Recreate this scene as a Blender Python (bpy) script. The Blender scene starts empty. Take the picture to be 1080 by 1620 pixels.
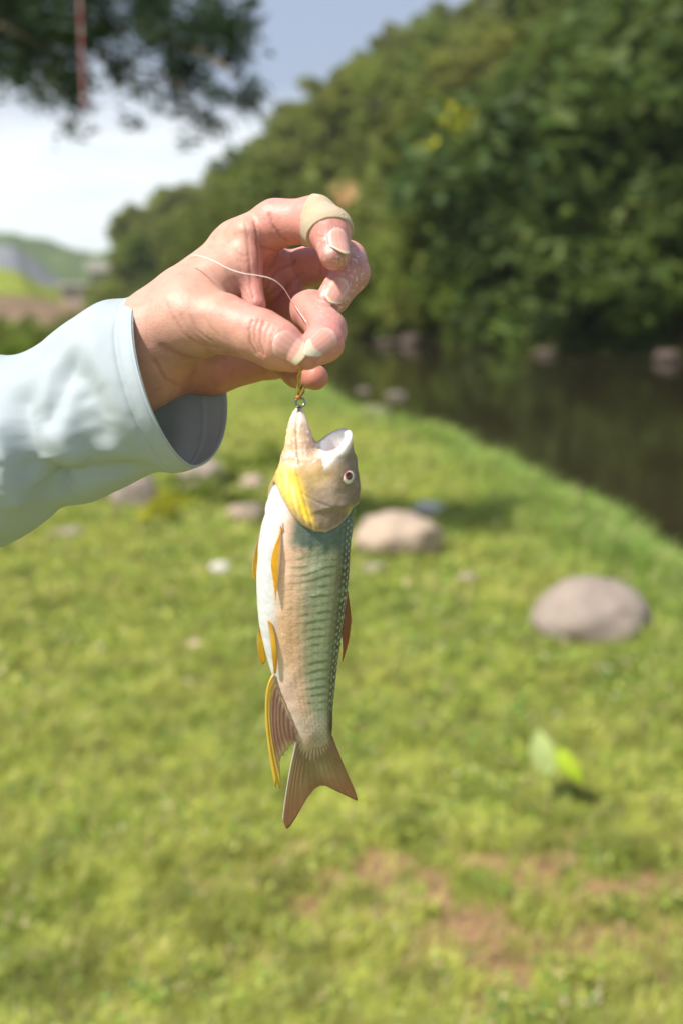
import bpy, math, random
import numpy as np
from mathutils import Vector, Matrix

# ------------------------------------------------------------------ camera, sky, sun, exposure
scene = bpy.context.scene
col = scene.collection
CAM_H, PITCH, F_PX, FOCUS = 1.40, math.radians(11.8), 1575.0, 0.430
cam_data = bpy.data.cameras.new("camera")
cam_data.lens = 35.0
cam_data.sensor_width = 36.0
cam_data.clip_start = 0.02
cam_data.clip_end = 6000.0
cam_data.dof.use_dof = True
cam_data.dof.focus_distance = FOCUS + 0.004
cam_data.dof.aperture_fstop = 5.4
cam_data.dof.aperture_blades = 0
cam = bpy.data.objects.new("camera", cam_data)
col.objects.link(cam)
cam.location = (0, 0, CAM_H)
cam.rotation_euler = (math.pi / 2 - PITCH, 0, 0)
scene.camera = cam

SUN_DIR = Vector((-0.50, -0.30, 0.83)).normalized()        # towards the sun
SUN_EL = math.asin(SUN_DIR.z)
SUN_AZ = math.atan2(SUN_DIR.x, SUN_DIR.y)                   # clockwise from +Y
world = bpy.data.worlds.new("World")
scene.world = world
world.use_nodes = True
wn, wl = world.node_tree.nodes, world.node_tree.links
wn.clear()
w_out = wn.new("ShaderNodeOutputWorld")
w_bg = wn.new("ShaderNodeBackground")
w_bg.inputs["Strength"].default_value = 0.11
w_sky = wn.new("ShaderNodeTexSky")
w_sky.sky_type = 'NISHITA'
w_sky.sun_disc = False
w_sky.sun_elevation = SUN_EL
w_sky.sun_rotation = SUN_AZ
w_sky.air_density = 1.0
w_sky.dust_density = 1.5
w_tc = wn.new("ShaderNodeTexCoord")
w_sep = wn.new("ShaderNodeSeparateXYZ")
wl.new(w_tc.outputs["Generated"], w_sep.inputs[0])
# flat cloud layer: direction divided by its height
w_add = wn.new("ShaderNodeMath"); w_add.operation = 'ADD'; w_add.inputs[1].default_value = 0.16
w_abs = wn.new("ShaderNodeMath"); w_abs.operation = 'ABSOLUTE'
wl.new(w_sep.outputs["Z"], w_abs.inputs[0]); wl.new(w_abs.outputs[0], w_add.inputs[0])
w_div = wn.new("ShaderNodeVectorMath"); w_div.operation = 'DIVIDE'
w_cmb = wn.new("ShaderNodeCombineXYZ")
for i in range(3):
    wl.new(w_add.outputs[0], w_cmb.inputs[i])
wl.new(w_tc.outputs["Generated"], w_div.inputs[0]); wl.new(w_cmb.outputs[0], w_div.inputs[1])
w_no = wn.new("ShaderNodeTexNoise")
w_no.inputs["Scale"].default_value = 0.85
w_no.inputs["Detail"].default_value = 5.0
w_no.inputs["Roughness"].default_value = 0.52
w_map = wn.new("ShaderNodeMapping"); w_map.inputs["Location"].default_value = (3.1, 1.35, 0.4)
wl.new(w_div.outputs[0], w_map.inputs[0]); wl.new(w_map.outputs[0], w_no.inputs["Vector"])
w_cov = wn.new("ShaderNodeMapRange"); w_cov.inputs[1].default_value = 0.22; w_cov.inputs[2].default_value = 0.50
wl.new(w_no.outputs["Fac"], w_cov.inputs[0])
# cloud brightness: white at the horizon where the layer is lit through, blue-grey bases overhead
w_ce = wn.new("ShaderNodeMapRange"); w_ce.interpolation_type = 'SMOOTHSTEP'
w_ce.inputs[1].default_value = 0.13; w_ce.inputs[2].default_value = 0.25
w_n2 = wn.new("ShaderNodeMath"); w_n2.operation = 'MULTIPLY_ADD'; w_n2.inputs[1].default_value = 0.30; w_n2.inputs[2].default_value = -0.15
wl.new(w_no.outputs["Fac"], w_n2.inputs[0])
w_n3 = wn.new("ShaderNodeMath"); w_n3.operation = 'ADD'
wl.new(w_sep.outputs["Z"], w_n3.inputs[0]); wl.new(w_n2.outputs[0], w_n3.inputs[1])
wl.new(w_n3.outputs[0], w_ce.inputs[0])
w_cc = wn.new("ShaderNodeMix"); w_cc.data_type = 'RGBA'
w_cc.inputs[6].default_value = (5.6, 5.8, 6.1, 1)
w_cc.inputs[7].default_value = (1.95, 2.4, 3.4, 1)
wl.new(w_ce.outputs[0], w_cc.inputs[0])
w_mix = wn.new("ShaderNodeMix"); w_mix.data_type = 'RGBA'
wl.new(w_cov.outputs[0], w_mix.inputs[0])
wl.new(w_sky.outputs[0], w_mix.inputs[6]); wl.new(w_cc.outputs[2], w_mix.inputs[7])
wl.new(w_mix.outputs[2], w_bg.inputs["Color"])
wl.new(w_bg.outputs[0], w_out.inputs["Surface"])

sun_data = bpy.data.lights.new("sun", 'SUN')
sun_data.energy = 4.7
sun_data.angle = math.radians(3.0)
sun_data.color = (1.0, 0.955, 0.88)
sun = bpy.data.objects.new("sun", sun_data)
col.objects.link(sun)
sun.location = (-5, -5, 12)
sun.rotation_euler = SUN_DIR.to_track_quat('Z', 'Y').to_euler()

vs = scene.view_settings
vs.view_transform = 'Standard'
vs.look = 'None'
vs.exposure = 0.80
vs.gamma = 1.0
vs.use_curve_mapping = False
scene.render.engine = 'CYCLES'
scene.cycles.use_denoising = True
scene.cycles.denoiser = 'OPENIMAGEDENOISE'
scene.cycles.max_bounces = 8
scene.cycles.diffuse_bounces = 3
scene.cycles.glossy_bounces = 3
scene.cycles.transparent_max_bounces = 8
scene.cycles.volume_bounces = 1
scene.cycles.sample_clamp_indirect = 6.0
scene.cycles.caustics_reflective = False
scene.cycles.caustics_refractive = False

# ------------------------------------------------------------------ helpers
CP, SP = math.cos(PITCH), math.sin(PITCH)
FWD, UPV = np.array([0, CP, -SP]), np.array([0, SP, CP])
ROT = np.array([[1, 0, 0], FWD, UPV])                       # rows: right, forward, up
CAMP = np.array([0, 0, CAM_H])

def at(px, py, d):
    """world point seen at photograph pixel (px,py), d metres ahead"""
    v = np.array([(px - 540) / F_PX * d, d, -(py - 810) / F_PX * d])
    return CAMP + v @ ROT

def ground_at(px, py, z=0.0):
    v = np.array([(px - 540) / F_PX, 1.0, -(py - 810) / F_PX]) @ ROT
    return CAMP + v * ((z - CAM_H) / v[2])

def cmm(px, py, dy=0.0):
    """hero space in mm: x right, y away from the focus plane, z up"""
    d = FOCUS * 1000 + dy
    return np.array([(px - 540) / F_PX * d, dy, -(py - 810) / F_PX * d])

def rmm(r, dy=0.0):
    return r * (FOCUS * 1000 + dy) / F_PX

def mm2w(v):
    v = np.asarray(v, float) / 1000.0
    v = v + np.array([0, FOCUS, 0])
    return CAMP + v @ ROT

def proj(v):
    d = FOCUS * 1000 + v[:, 1]
    return 540 + v[:, 0] / d * F_PX, 810 - v[:, 2] / d * F_PX

def sstep(a, b, x):
    t = np.clip((x - a) / (b - a), 0, 1)
    return t * t * (3 - 2 * t)

def cl(a, b, t):
    return a + (np.asarray(b) - a) * t[:, None]

def vnoise(p, seed=0):
    """value noise 0..1, p (N,2 or 3)"""
    p = np.asarray(p, float)
    if p.shape[1] == 2:
        p = np.concatenate([p, np.zeros((len(p), 1))], 1)
    i = np.floor(p).astype(np.int64)
    f = p - i
    f = f * f * (3 - 2 * f)
    def h(a, b, c):
        n = (a * 374761393 + b * 668265263 + c * 2147483647 + seed * 144665) & 0xffffffff
        n = ((n ^ (n >> 13)) * 1274126177) & 0xffffffff
        n = ((n ^ (n >> 16)) * 2246822519) & 0xffffffff
        return ((n ^ (n >> 15)) & 0xffff) / 65535.0
    r = 0
    for dx in (0, 1):
        for dy in (0, 1):
            for dz in (0, 1):
                w = (f[:, 0] if dx else 1 - f[:, 0]) * (f[:, 1] if dy else 1 - f[:, 1]) * (f[:, 2] if dz else 1 - f[:, 2])
                r = r + w * h(i[:, 0] + dx, i[:, 1] + dy, i[:, 2] + dz)
    return r

def fbm(p, seed=0, oct=4, rough=0.5):
    s, a, t = 0, 1.0, 0
    for k in range(oct):
        s = s + a * vnoise(np.asarray(p) * (2 ** k), seed + 17 * k)
        t += a
        a *= rough
    return s / t

def mesh_np(name, V, F, smooth=True, colors=None):
    V = np.ascontiguousarray(V, dtype=np.float32)
    me = bpy.data.meshes.new(name)
    if isinstance(F, np.ndarray):
        n, k = F.shape
        me.vertices.add(len(V)); me.vertices.foreach_set("co", V.ravel())
        me.loops.add(n * k); me.loops.foreach_set("vertex_index", np.ascontiguousarray(F, dtype=np.int32).ravel())
        me.polygons.add(n); me.polygons.foreach_set("loop_start", np.arange(0, n * k, k, dtype=np.int32))
    else:
        me.from_pydata([tuple(map(float, v)) for v in V], [], F)
    me.update(calc_edges=True)
    if len(me.polygons):
        me.polygons.foreach_set("use_smooth", np.full(len(me.polygons), bool(smooth)))
    if colors is not None:
        c = np.ones((len(V), 4), np.float32); c[:, :3] = colors
        at_ = me.color_attributes.new("Col", 'FLOAT_COLOR', 'POINT')
        at_.data.foreach_set("color", c.ravel())
    me.validate()
    return me

def link(name, me, mat=None, parent=None, label=None, cat=None, group=None, kind=None):
    o = bpy.data.objects.new(name, me)
    col.objects.link(o)
    if mat is not None and me is not None:
        if len(me.materials) == 0:
            me.materials.append(mat)
    if parent is not None:
        o.parent = parent
        o.matrix_parent_inverse = parent.matrix_basis.inverted()
    for k, v in (("label", label), ("category", cat), ("group", group), ("kind", kind)):
        if v:
            o[k] = v
    return o

def empty(name, loc, label=None, cat=None, group=None):
    o = link(name, None, None, None, label, cat, group)
    o.location = tuple(loc)
    return o

def grid_faces(nu, nv, closed_u=False):
    i = np.arange(nu if closed_u else nu - 1)
    j = np.arange(nv - 1)
    I, J = np.meshgrid(i, j, indexing='ij')
    I, J = I.ravel(), J.ravel()
    I2 = (I + 1) % nu
    return np.stack([I * nv + J, I2 * nv + J, I2 * nv + J + 1, I * nv + J + 1], 1)

def tube(pts, rad, n=8, cap=True):
    """round tube along points -> V, F(list)"""
    pts = np.asarray(pts, float)
    m = len(pts)
    rad = np.full(m, rad) if np.isscalar(rad) else np.asarray(rad, float)
    t = np.gradient(pts, axis=0)
    t /= np.linalg.norm(t, axis=1)[:, None] + 1e-12
    ref = np.array([0, 0, 1.0]) if abs(t[0][2]) < 0.9 else np.array([1.0, 0, 0])
    V = []
    u = np.cross(ref, t[0]); u /= np.linalg.norm(u)
    for k in range(m):
        u = u - t[k] * np.dot(u, t[k]); u /= np.linalg.norm(u) + 1e-12
        w = np.cross(t[k], u)
        a = np.arange(n) / n * 2 * math.pi
        V.append(pts[k] + rad[k] * (np.cos(a)[:, None] * u + np.sin(a)[:, None] * w))
    V = np.concatenate(V)
    F = []
    for k in range(m - 1):
        for j in range(n):
            j2 = (j + 1) % n
            F.append((k * n + j, k * n + j2, (k + 1) * n + j2, (k + 1) * n + j))
    if cap:
        F.append(tuple(range(n))[::-1]); F.append(tuple((m - 1) * n + j for j in range(n)))
    return V, F

def spline(pts, n):
    """Catmull-Rom through pts"""
    P = np.asarray(pts, float)
    P = np.concatenate([[2 * P[0] - P[1]], P, [2 * P[-1] - P[-2]]])
    m = len(P) - 3
    out = []
    for t in np.linspace(0, m - 1e-6, n):
        i = int(t); f = t - i
        a, b, c, d = P[i:i + 4]
        out.append(0.5 * (2 * b + (c - a) * f + (2 * a - 5 * b + 4 * c - d) * f * f + (3 * b - a - 3 * c + d) * f ** 3))
    return np.array(out)

def mat_new(name):
    m = bpy.data.materials.new(name)
    m.use_nodes = True
    nt = m.node_tree
    return m, nt, nt.nodes["Principled BSDF"], nt.nodes["Material Output"]

def n_noise(nt, scale, detail=3.0, rough=0.55, coord="Object", vec=None):
    no = nt.nodes.new("ShaderNodeTexNoise")
    no.inputs["Scale"].default_value = scale
    no.inputs["Detail"].default_value = detail
    no.inputs["Roughness"].default_value = rough
    if vec is None:
        tc = nt.nodes.new("ShaderNodeTexCoord")
        vec = tc.outputs[coord]
    nt.links.new(vec, no.inputs["Vector"])
    return no

def n_ramp(nt, fac, stops):
    r = nt.nodes.new("ShaderNodeValToRGB")
    e = r.color_ramp.elements
    while len(e) < len(stops):
        e.new(0.5)
    for k, (p, c) in enumerate(stops):
        e[k].position = p; e[k].color = (c[0], c[1], c[2], 1)
    nt.links.new(fac, r.inputs[0])
    return r

def n_mixc(nt, fac, a, b, blend='MIX'):
    m = nt.nodes.new("ShaderNodeMix"); m.data_type = 'RGBA'; m.blend_type = blend
    for s, v in ((0, fac), (6, a), (7, b)):
        if hasattr(v, "is_linked") or hasattr(v, "links"):
            nt.links.new(v, m.inputs[s])
        elif s == 0:
            m.inputs[0].default_value = v
        else:
            m.inputs[s].default_value = (v[0], v[1], v[2], 1)
    return m.outputs[2]

def n_bump(nt, bsdf, height, strength=0.3, dist=0.001):
    b = nt.nodes.new("ShaderNodeBump")
    b.inputs["Strength"].default_value = strength
    b.inputs["Distance"].default_value = dist
    nt.links.new(height, b.inputs["Height"])
    nt.links.new(b.outputs[0], bsdf.inputs["Normal"])
    return b

def n_attr(nt, name="Col"):
    a = nt.nodes.new("ShaderNodeAttribute"); a.attribute_name = name
    return a

def plain_mat(name, c, rough=0.5, metal=0.0, noise=None, var=0.15, bump=0.0, bscale=None, spec=0.5):
    m, nt, b, o = mat_new(name)
    b.inputs["Roughness"].default_value = rough
    b.inputs["Metallic"].default_value = metal
    b.inputs["Specular IOR Level"].default_value = spec
    if noise:
        no = n_noise(nt, noise)
        c = np.array(c)
        r = n_ramp(nt, no.outputs["Fac"], [(0.3, np.clip(c * (1 - var), 0, 1)), (0.7, np.clip(c * (1 + var), 0, 1))])
        nt.links.new(r.outputs[0], b.inputs["Base Color"])
        if bump:
            n2 = n_noise(nt, bscale or noise * 3)
            n_bump(nt, b, n2.outputs["Fac"], bump, 0.3 / (bscale or noise * 3))
    else:
        b.inputs["Base Color"].default_value = (c[0], c[1], c[2], 1)
    return m

# ---- implicit surfaces -----------------------------------------------------
def rcone(p, a, b, r0, r1):
    ba = b - a
    t = np.clip(((p - a) @ ba) / (ba @ ba + 1e-9), 0, 1)
    return np.linalg.norm(p - a - t[:, None] * ba, axis=1) - (r0 + (r1 - r0) * t)

def smin(a, b, k):
    h = np.clip(0.5 + 0.5 * (b - a) / k, 0, 1)
    return b + (a - b) * h - k * h * (1 - h)

def chain(p, nodes, k=2.0):
    d = None
    for (a, ra), (b, rb) in zip(nodes[:-1], nodes[1:]):
        e = rcone(p, a, b, ra, rb)
        d = e if d is None else smin(d, e, k)
    return d

def nodes_mm(lst):
    return [(cmm(x, y, z), rmm(r, z)) for x, y, z, r in lst]

def polygonize(fn, lo, hi, h, band=1.4, smooth=1):
    lo, hi = np.asarray(lo, float), np.asarray(hi, float)
    B = 4
    nc = np.ceil((hi - lo) / (h * B)).astype(int) + 1
    n = nc * B
    gx = [lo[a] + (np.arange(nc[a]) + 0.5) * h * B - 0.5 * h for a in range(3)]
    C = np.stack(np.meshgrid(*gx, indexing='ij'), -1).reshape(-1, 3)
    dc = np.concatenate([fn(C[i:i + 200000]) for i in range(0, len(C), 200000)]).reshape(nc)
    vals = np.repeat(np.repeat(np.repeat(dc, B, 0), B, 1), B, 2).astype(np.float32)
    near = np.argwhere(np.abs(dc) < h * B * band)
    off = np.stack(np.meshgrid(*[np.arange(B)] * 3, indexing='ij'), -1).reshape(-1, 3)
    for i in range(0, len(near), 4000):
        idx = (near[i:i + 4000, None, :] * B + off[None]).reshape(-1, 3)
        vals[idx[:, 0], idx[:, 1], idx[:, 2]] = fn(lo + idx * h)
    ins = vals < 0
    corners = [(a, b, c) for a in (0, 1) for b in (0, 1) for c in (0, 1)]
    sl = lambda c, A: A[c[0]:n[0] - 1 + c[0], c[1]:n[1] - 1 + c[1], c[2]:n[2] - 1 + c[2]]
    cnt = sum(sl(c, ins).astype(np.int8) for c in corners)
    act = np.argwhere((cnt > 0) & (cnt < 8))
    vid = np.full(n - 1, -1, np.int64)
    vid[act[:, 0], act[:, 1], act[:, 2]] = np.arange(len(act))
    cv = {c: vals[act[:, 0] + c[0], act[:, 1] + c[1], act[:, 2] + c[2]] for c in corners}
    s = np.zeros((len(act), 3)); w = np.zeros(len(act))
    for c in corners:
        for ax in range(3):
            if c[ax] == 0:
                d = list(c); d[ax] = 1; d = tuple(d)
                va, vb = cv[c], cv[d]
                m = (va < 0) != (vb < 0)
                t = np.where(m, va / np.where(m, va - vb, 1), 0)
                pt = np.array(c, float) + t[:, None] * (np.array(d) - np.array(c))
                s += pt * m[:, None]; w += m
    V = lo + (act + s / w[:, None]) * h
    F = []
    for ax in range(3):
        b_, c_ = (ax + 1) % 3, (ax + 2) % 3
        A0 = [slice(1, n[i] - 1) for i in range(3)]
        A1 = list(A0)
        A0[ax] = slice(0, n[ax] - 1); A1[ax] = slice(1, n[ax])
        i0, i1 = ins[tuple(A0)], ins[tuple(A1)]
        e = np.argwhere(i0 != i1)
        flip = i0[e[:, 0], e[:, 1], e[:, 2]]
        e = e + np.array([0 if i == ax else 1 for i in range(3)])
        q = []
        for (db, dc_) in ((-1, -1), (0, -1), (0, 0), (-1, 0)):
            g = e.copy(); g[:, b_] += db; g[:, c_] += dc_
            q.append(vid[g[:, 0], g[:, 1], g[:, 2]])
        q = np.stack(q, 1)
        q[~flip] = q[~flip][:, ::-1]
        F.append(q)
    F = np.concatenate(F)
    F = F[(F >= 0).all(1)]
    for _ in range(smooth):
        V = laplace(V, F, 0.5)
    return V, F

def laplace(V, F, lam):
    s = np.zeros_like(V); c = np.zeros(len(V))
    for a, b in ((0, 1), (1, 2), (2, 3), (3, 0)):
        for i, j in ((a, b), (b, a)):
            for k in range(3):
                s[:, k] += np.bincount(F[:, i], V[F[:, j], k], len(V))
            c += np.bincount(F[:, i], minlength=len(V))
    return V + lam * (s / np.maximum(c, 1)[:, None] - V)

def vnormals(V, F):
    n = np.cross(V[F[:, 2]] - V[F[:, 0]], V[F[:, 3]] - V[F[:, 1]])
    N = np.zeros_like(V)
    for i in range(4):
        for k in range(3):
            N[:, k] += np.bincount(F[:, i], n[:, k], len(V))
    return N / (np.linalg.norm(N, axis=1)[:, None] + 1e-12)

def front_points(V, px, py, line, step=1.2, rad=2.0):
    """drop a pixel polyline onto the nearest surface of V -> 3d points"""
    P = np.asarray(line, float)
    out = []
    for a, b in zip(P[:-1], P[1:]):
        m = max(2, int(np.linalg.norm(b - a) / step))
        for t in np.linspace(0, 1, m, endpoint=False):
            q = a + (b - a) * t
            near = np.flatnonzero((np.abs(px - q[0]) < rad) & (np.abs(py - q[1]) < rad))
            if len(near):
                out.append(V[near[np.argmin(V[near, 1])]])
    return np.array(out)

def dist_to(V, pts, lim):
    d = np.full(len(V), 1e3)
    lo, hi = pts.min(0) - lim, pts.max(0) + lim
    m = np.flatnonzero(((V > lo) & (V < hi)).all(1))
    if len(m):
        best = np.full(len(m), 1e3)
        for q in pts:
            best = np.minimum(best, np.linalg.norm(V[m] - q, axis=1))
        d[m] = best
    return d
# ------------------------------------------------------------------ terrain, river, sky-line
rng = np.random.default_rng(7)
WATER_Z = -0.30
def g2(px, py, z=0.0):
    return ground_at(px, py, z)[:2]
near_bank = [(1500, 1090), (1280, 960), (1080, 852), (1020, 812), (960, 776), (900, 754), (830, 722), (740, 692), (660, 668), (600, 652), (545, 640), (505, 622), (480, 598), (430, 566), (330, 538), (200, 520), (60, 508), (-150, 503)]
far_bank = [(1500, 580), (1280, 570), (1080, 561), (960, 557), (860, 552), (760, 546), (700, 541), (640, 536), (560, 531), (480, 524), (380, 514), (250, 506), (100, 500), (-150, 497)]
NB = np.array([g2(*p) for p in near_bank]); FB = np.array([g2(x, y, WATER_Z) for x, y in far_bank])
NB = np.concatenate([[NB[0] + (NB[0] - NB[1]) * 6], NB]); FB = np.concatenate([[FB[0] + (FB[0] - FB[1]) * 3], FB])
RIVER = np.concatenate([NB, FB[::-1]])

def poly_sd(P, poly):
    """signed distance, negative inside"""
    d = np.full(len(P), 1e9); inside = np.zeros(len(P), bool)
    for a, b in zip(poly, np.roll(poly, -1, 0)):
        ba = b - a
        t = np.clip(((P - a) @ ba) / (ba @ ba + 1e-12), 0, 1)
        d = np.minimum(d, np.linalg.norm(P - a - t[:, None] * ba, axis=1))
        c = ((a[1] > P[:, 1]) != (b[1] > P[:, 1]))
        with np.errstate(divide='ignore', invalid='ignore'):
            xi = a[0] + (P[:, 1] - a[1]) / (b[1] - a[1]) * (b[0] - a[0])
        inside ^= c & (P[:, 0] < xi)
    return np.where(inside, -d, d)

def ground_h(P):
    sd = poly_sd(P, RIVER)
    sd = sd + (fbm(P / 1.7, 91, 3) - 0.5) * 0.7 * np.clip(np.linalg.norm(P, axis=1) / 8, 0.3, 2.0)
    h = (fbm(P / 2.6, 12, 3) - 0.5) * 0.10 + (fbm(P / 0.5, 13, 3) - 0.5) * 0.03
    bank = sstep(-1.2, 0.5, sd)
    return h * bank - 0.95 * (1 - bank)

ys = np.concatenate([np.linspace(-6, 0.8, 14), np.geomspace(0.9, 60, 170), np.geomspace(62, 4000, 40)])
xs_ = np.concatenate([-np.geomspace(4000, 14, 34), np.linspace(-13.5, -1.6, 90), np.linspace(-1.55, 1.55, 150), np.linspace(1.6, 13.5, 90), np.geomspace(14, 4000, 34)])
GX, GY = np.meshgrid(xs_, ys, indexing='ij')
GP = np.stack([GX.ravel(), GY.ravel()], 1)
GZ = ground_h(GP)

# bare reddish earth showing through the turf
SOIL = [(g2(740, 1440), 0.60, 0.30), (g2(920, 1430), 0.4, 0.28), (g2(600, 1450), 0.2, 0.10), (g2(960, 1400), 0.22, 0.12), (g2(790, 1530), 0.16, 0.08), (g2(1060, 1400), 0.15, 0.1), (g2(20, 1480), 0.10, 0.06)]
def soil_mask(P):
    m = np.zeros(len(P))
    for c, rx, ry in SOIL:
        m = np.maximum(m, np.exp(-(np.square((P[:, 0] - c[0]) / rx) + np.square((P[:, 1] - c[1]) / ry))))
    val = 0.5 + 1.7 * (fbm(P / 0.11, 77, 4, 0.7) - 0.5) + 0.30 * m - 0.20
    return sstep(0.45, 0.58, val) * sstep(0.05, 0.3, m)

def ground_material():
    m, nt, b, o = mat_new("turf_soil")
    a = n_attr(nt)
    no = n_noise(nt, 14.0, 7.0, 0.75)
    r = n_ramp(nt, no.outputs["Fac"], [(0.25, (0.62, 0.66, 0.5)), (0.5, (1, 1, 1)), (0.75, (1.25, 1.18, 1.0))])
    c = n_mixc(nt, 1.0, a.outputs["Color"], r.outputs[0], 'MULTIPLY')
    nt.links.new(c, b.inputs["Base Color"])
    b.inputs["Roughness"].default_value = 0.95
    b.inputs["Specular IOR Level"].default_value = 0.1
    n2 = n_noise(nt, 60.0, 5.0, 0.7)
    n_bump(nt, b, n2.outputs["Fac"], 0.7, 0.02)
    return m
gsd = poly_sd(GP, RIVER)
gn = fbm(GP / 0.9, 15, 4); gn2 = fbm(GP / 4.5, 16, 3)
GC = np.tile(np.array([0.19, 0.235, 0.04]), (len(GP), 1))
GC = cl(GC, [0.25, 0.26, 0.06], sstep(0.45, 0.7, gn))
GC = cl(GC, [0.13, 0.21, 0.035], sstep(0.5, 0.7, gn2) * 0.7)
GC = cl(GC, [0.30, 0.17, 0.10], soil_mask(GP))
GC = cl(GC, [0.075, 0.055, 0.032], 1 - sstep(-0.4, 0.15, gsd))
link("ground", mesh_np("ground", np.concatenate([GP, GZ[:, None]], 1), grid_faces(len(xs_), len(ys)), True, GC), ground_material(), None, kind="structure",
     label="short bright green riverside meadow with patches of bare red earth", cat="ground")

# river water
WP = np.array([RIVER.min(0) - 3, RIVER.max(0) + 3])
def water_material():
    m, nt, b, o = mat_new("river_water")
    b.inputs["Base Color"].default_value = (0.022, 0.018, 0.009, 1)
    b.inputs["Roughness"].default_value = 0.06
    b.inputs["IOR"].default_value = 1.33
    tc = nt.nodes.new("ShaderNodeTexCoord")
    mp = nt.nodes.new("ShaderNodeMapping"); mp.inputs["Scale"].default_value = (1.0, 0.45, 1.0)
    nt.links.new(tc.outputs["Object"], mp.inputs[0])
    n1_ = n_noise(nt, 1.6, 4.0, 0.6, vec=mp.outputs[0])
    n_bump(nt, b, n1_.outputs["Fac"], 0.22, 0.05)
    return m
wx, wy = np.linspace(-260, 60, 60), np.linspace(-4, 200, 60)
WX, WY = np.meshgrid(wx, wy, indexing='ij')
WV = np.stack([WX.ravel(), WY.ravel(), np.full(WX.size, WATER_Z)], 1)
WVsd = poly_sd(WV[:, :2], RIVER)
link("river_water", mesh_np("river_water", WV, grid_faces(60, 60), True), water_material(), None, kind="structure",
     label="still dark brown river reflecting the wooded far bank", cat="water")

# hillside: ruled between the far bank and the ridge
hill_foot = [(1900, 590, None), (1500, 580, None), (1280, 570, None), (1080, 561, None), (860, 552, None), (700, 541, None), (560, 531, None), (480, 524, None), (380, 514, None), (250, 506, None), (185, 503, None), (130, 501, None)]
hill_ridge = [(1900, -230, 95), (1500, -140, 100), (1280, -60, 105), (1080, 5, 115), (860, 52, 130), (700, 105, 150), (560, 182, 170), (450, 245, 195), (345, 330, 225), (250, 370, 255), (195, 394, 275), (180, 450, 290)]
HFo = np.array([np.append(ground_at(x, y, WATER_Z)[:2], 0.0) for x, y, _ in hill_foot])
HRi = np.array([at(x, y, d) for x, y, d in hill_ridge])
NU, NVH = 150, 60
hf, hr = spline(HFo, NU), spline(HRi, NU)
def hill_point(u, v):
    """u 0..1 along the valley, v 0..1 up to the ridge and on behind it"""
    x = np.clip(u, 0, 1) * (NU - 1)
    i = np.minimum(x.astype(int), NU - 2); f = (x - i)[:, None]
    A = hf[i] * (1 - f) + hf[i + 1] * f; B = hr[i] * (1 - f) + hr[i + 1] * f
    vv = np.clip(v, 0, 1)
    prof = vv ** 0.92
    P = A + (B - A) * vv[:, None]
    P[:, 2] = A[:, 2] + (B[:, 2] - A[:, 2]) * prof
    over = np.clip(v - 1, 0, None)[:, None]
    P[:, :2] += (B - A)[:, :2] * over
    P[:, 2] -= (B - A)[:, 2] * over[:, 0] * 0.9
    P[:, 2] += (fbm(P[:, :2] / 14.0, 23, 3) - 0.5) * 6.0 * sstep(0.05, 0.3, v)
    return P
uu, vv_ = np.meshgrid(np.linspace(0, 1, NU), np.linspace(-0.02, 1.5, NVH), indexing='ij')
HP = hill_point(uu.ravel(), vv_.ravel())
HP[vv_.ravel() <= 0, 2] = -1.2
def pix(P):
    c = (P - CAMP) @ ROT.T
    return 540 + c[:, 0] / c[:, 1] * F_PX, 810 - c[:, 2] / c[:, 1] * F_PX
hx_, hy_ = pix(HP)
EARTH = [(545, 312, 34, 22), (605, 392, 24, 26), (600, 330, 10, 14)]
def earth_mask(P):
    x, y = pix(P)
    m = np.zeros(len(P))
    for cx, cy, rx, ry in EARTH:
        m = np.maximum(m, np.exp(-(np.square((x - cx) / rx) + np.square((y - cy) / ry))))
    return sstep(0.3, 0.6, m * (0.6 + 0.8 * fbm(P[:, :2] / 6, 29, 2)))
HCo = np.tile(np.array([0.09, 0.11, 0.03]), (len(HP), 1)) * (0.6 + 0.8 * fbm(HP / 5.0, 27, 3))[:, None]
HCo = cl(HCo, [0.34, 0.17, 0.085], earth_mask(HP))
HCo = cl(HCo, [0.16, 0.10, 0.055], (1 - sstep(0.0, 0.035, vv_.ravel())) * 0.9)
link("hillside", mesh_np("hillside", HP, grid_faces(NU, NVH), True, HCo), ground_material(), None, kind="structure",
     label="steep wooded hillside rising from the far bank", cat="hillside")

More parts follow.
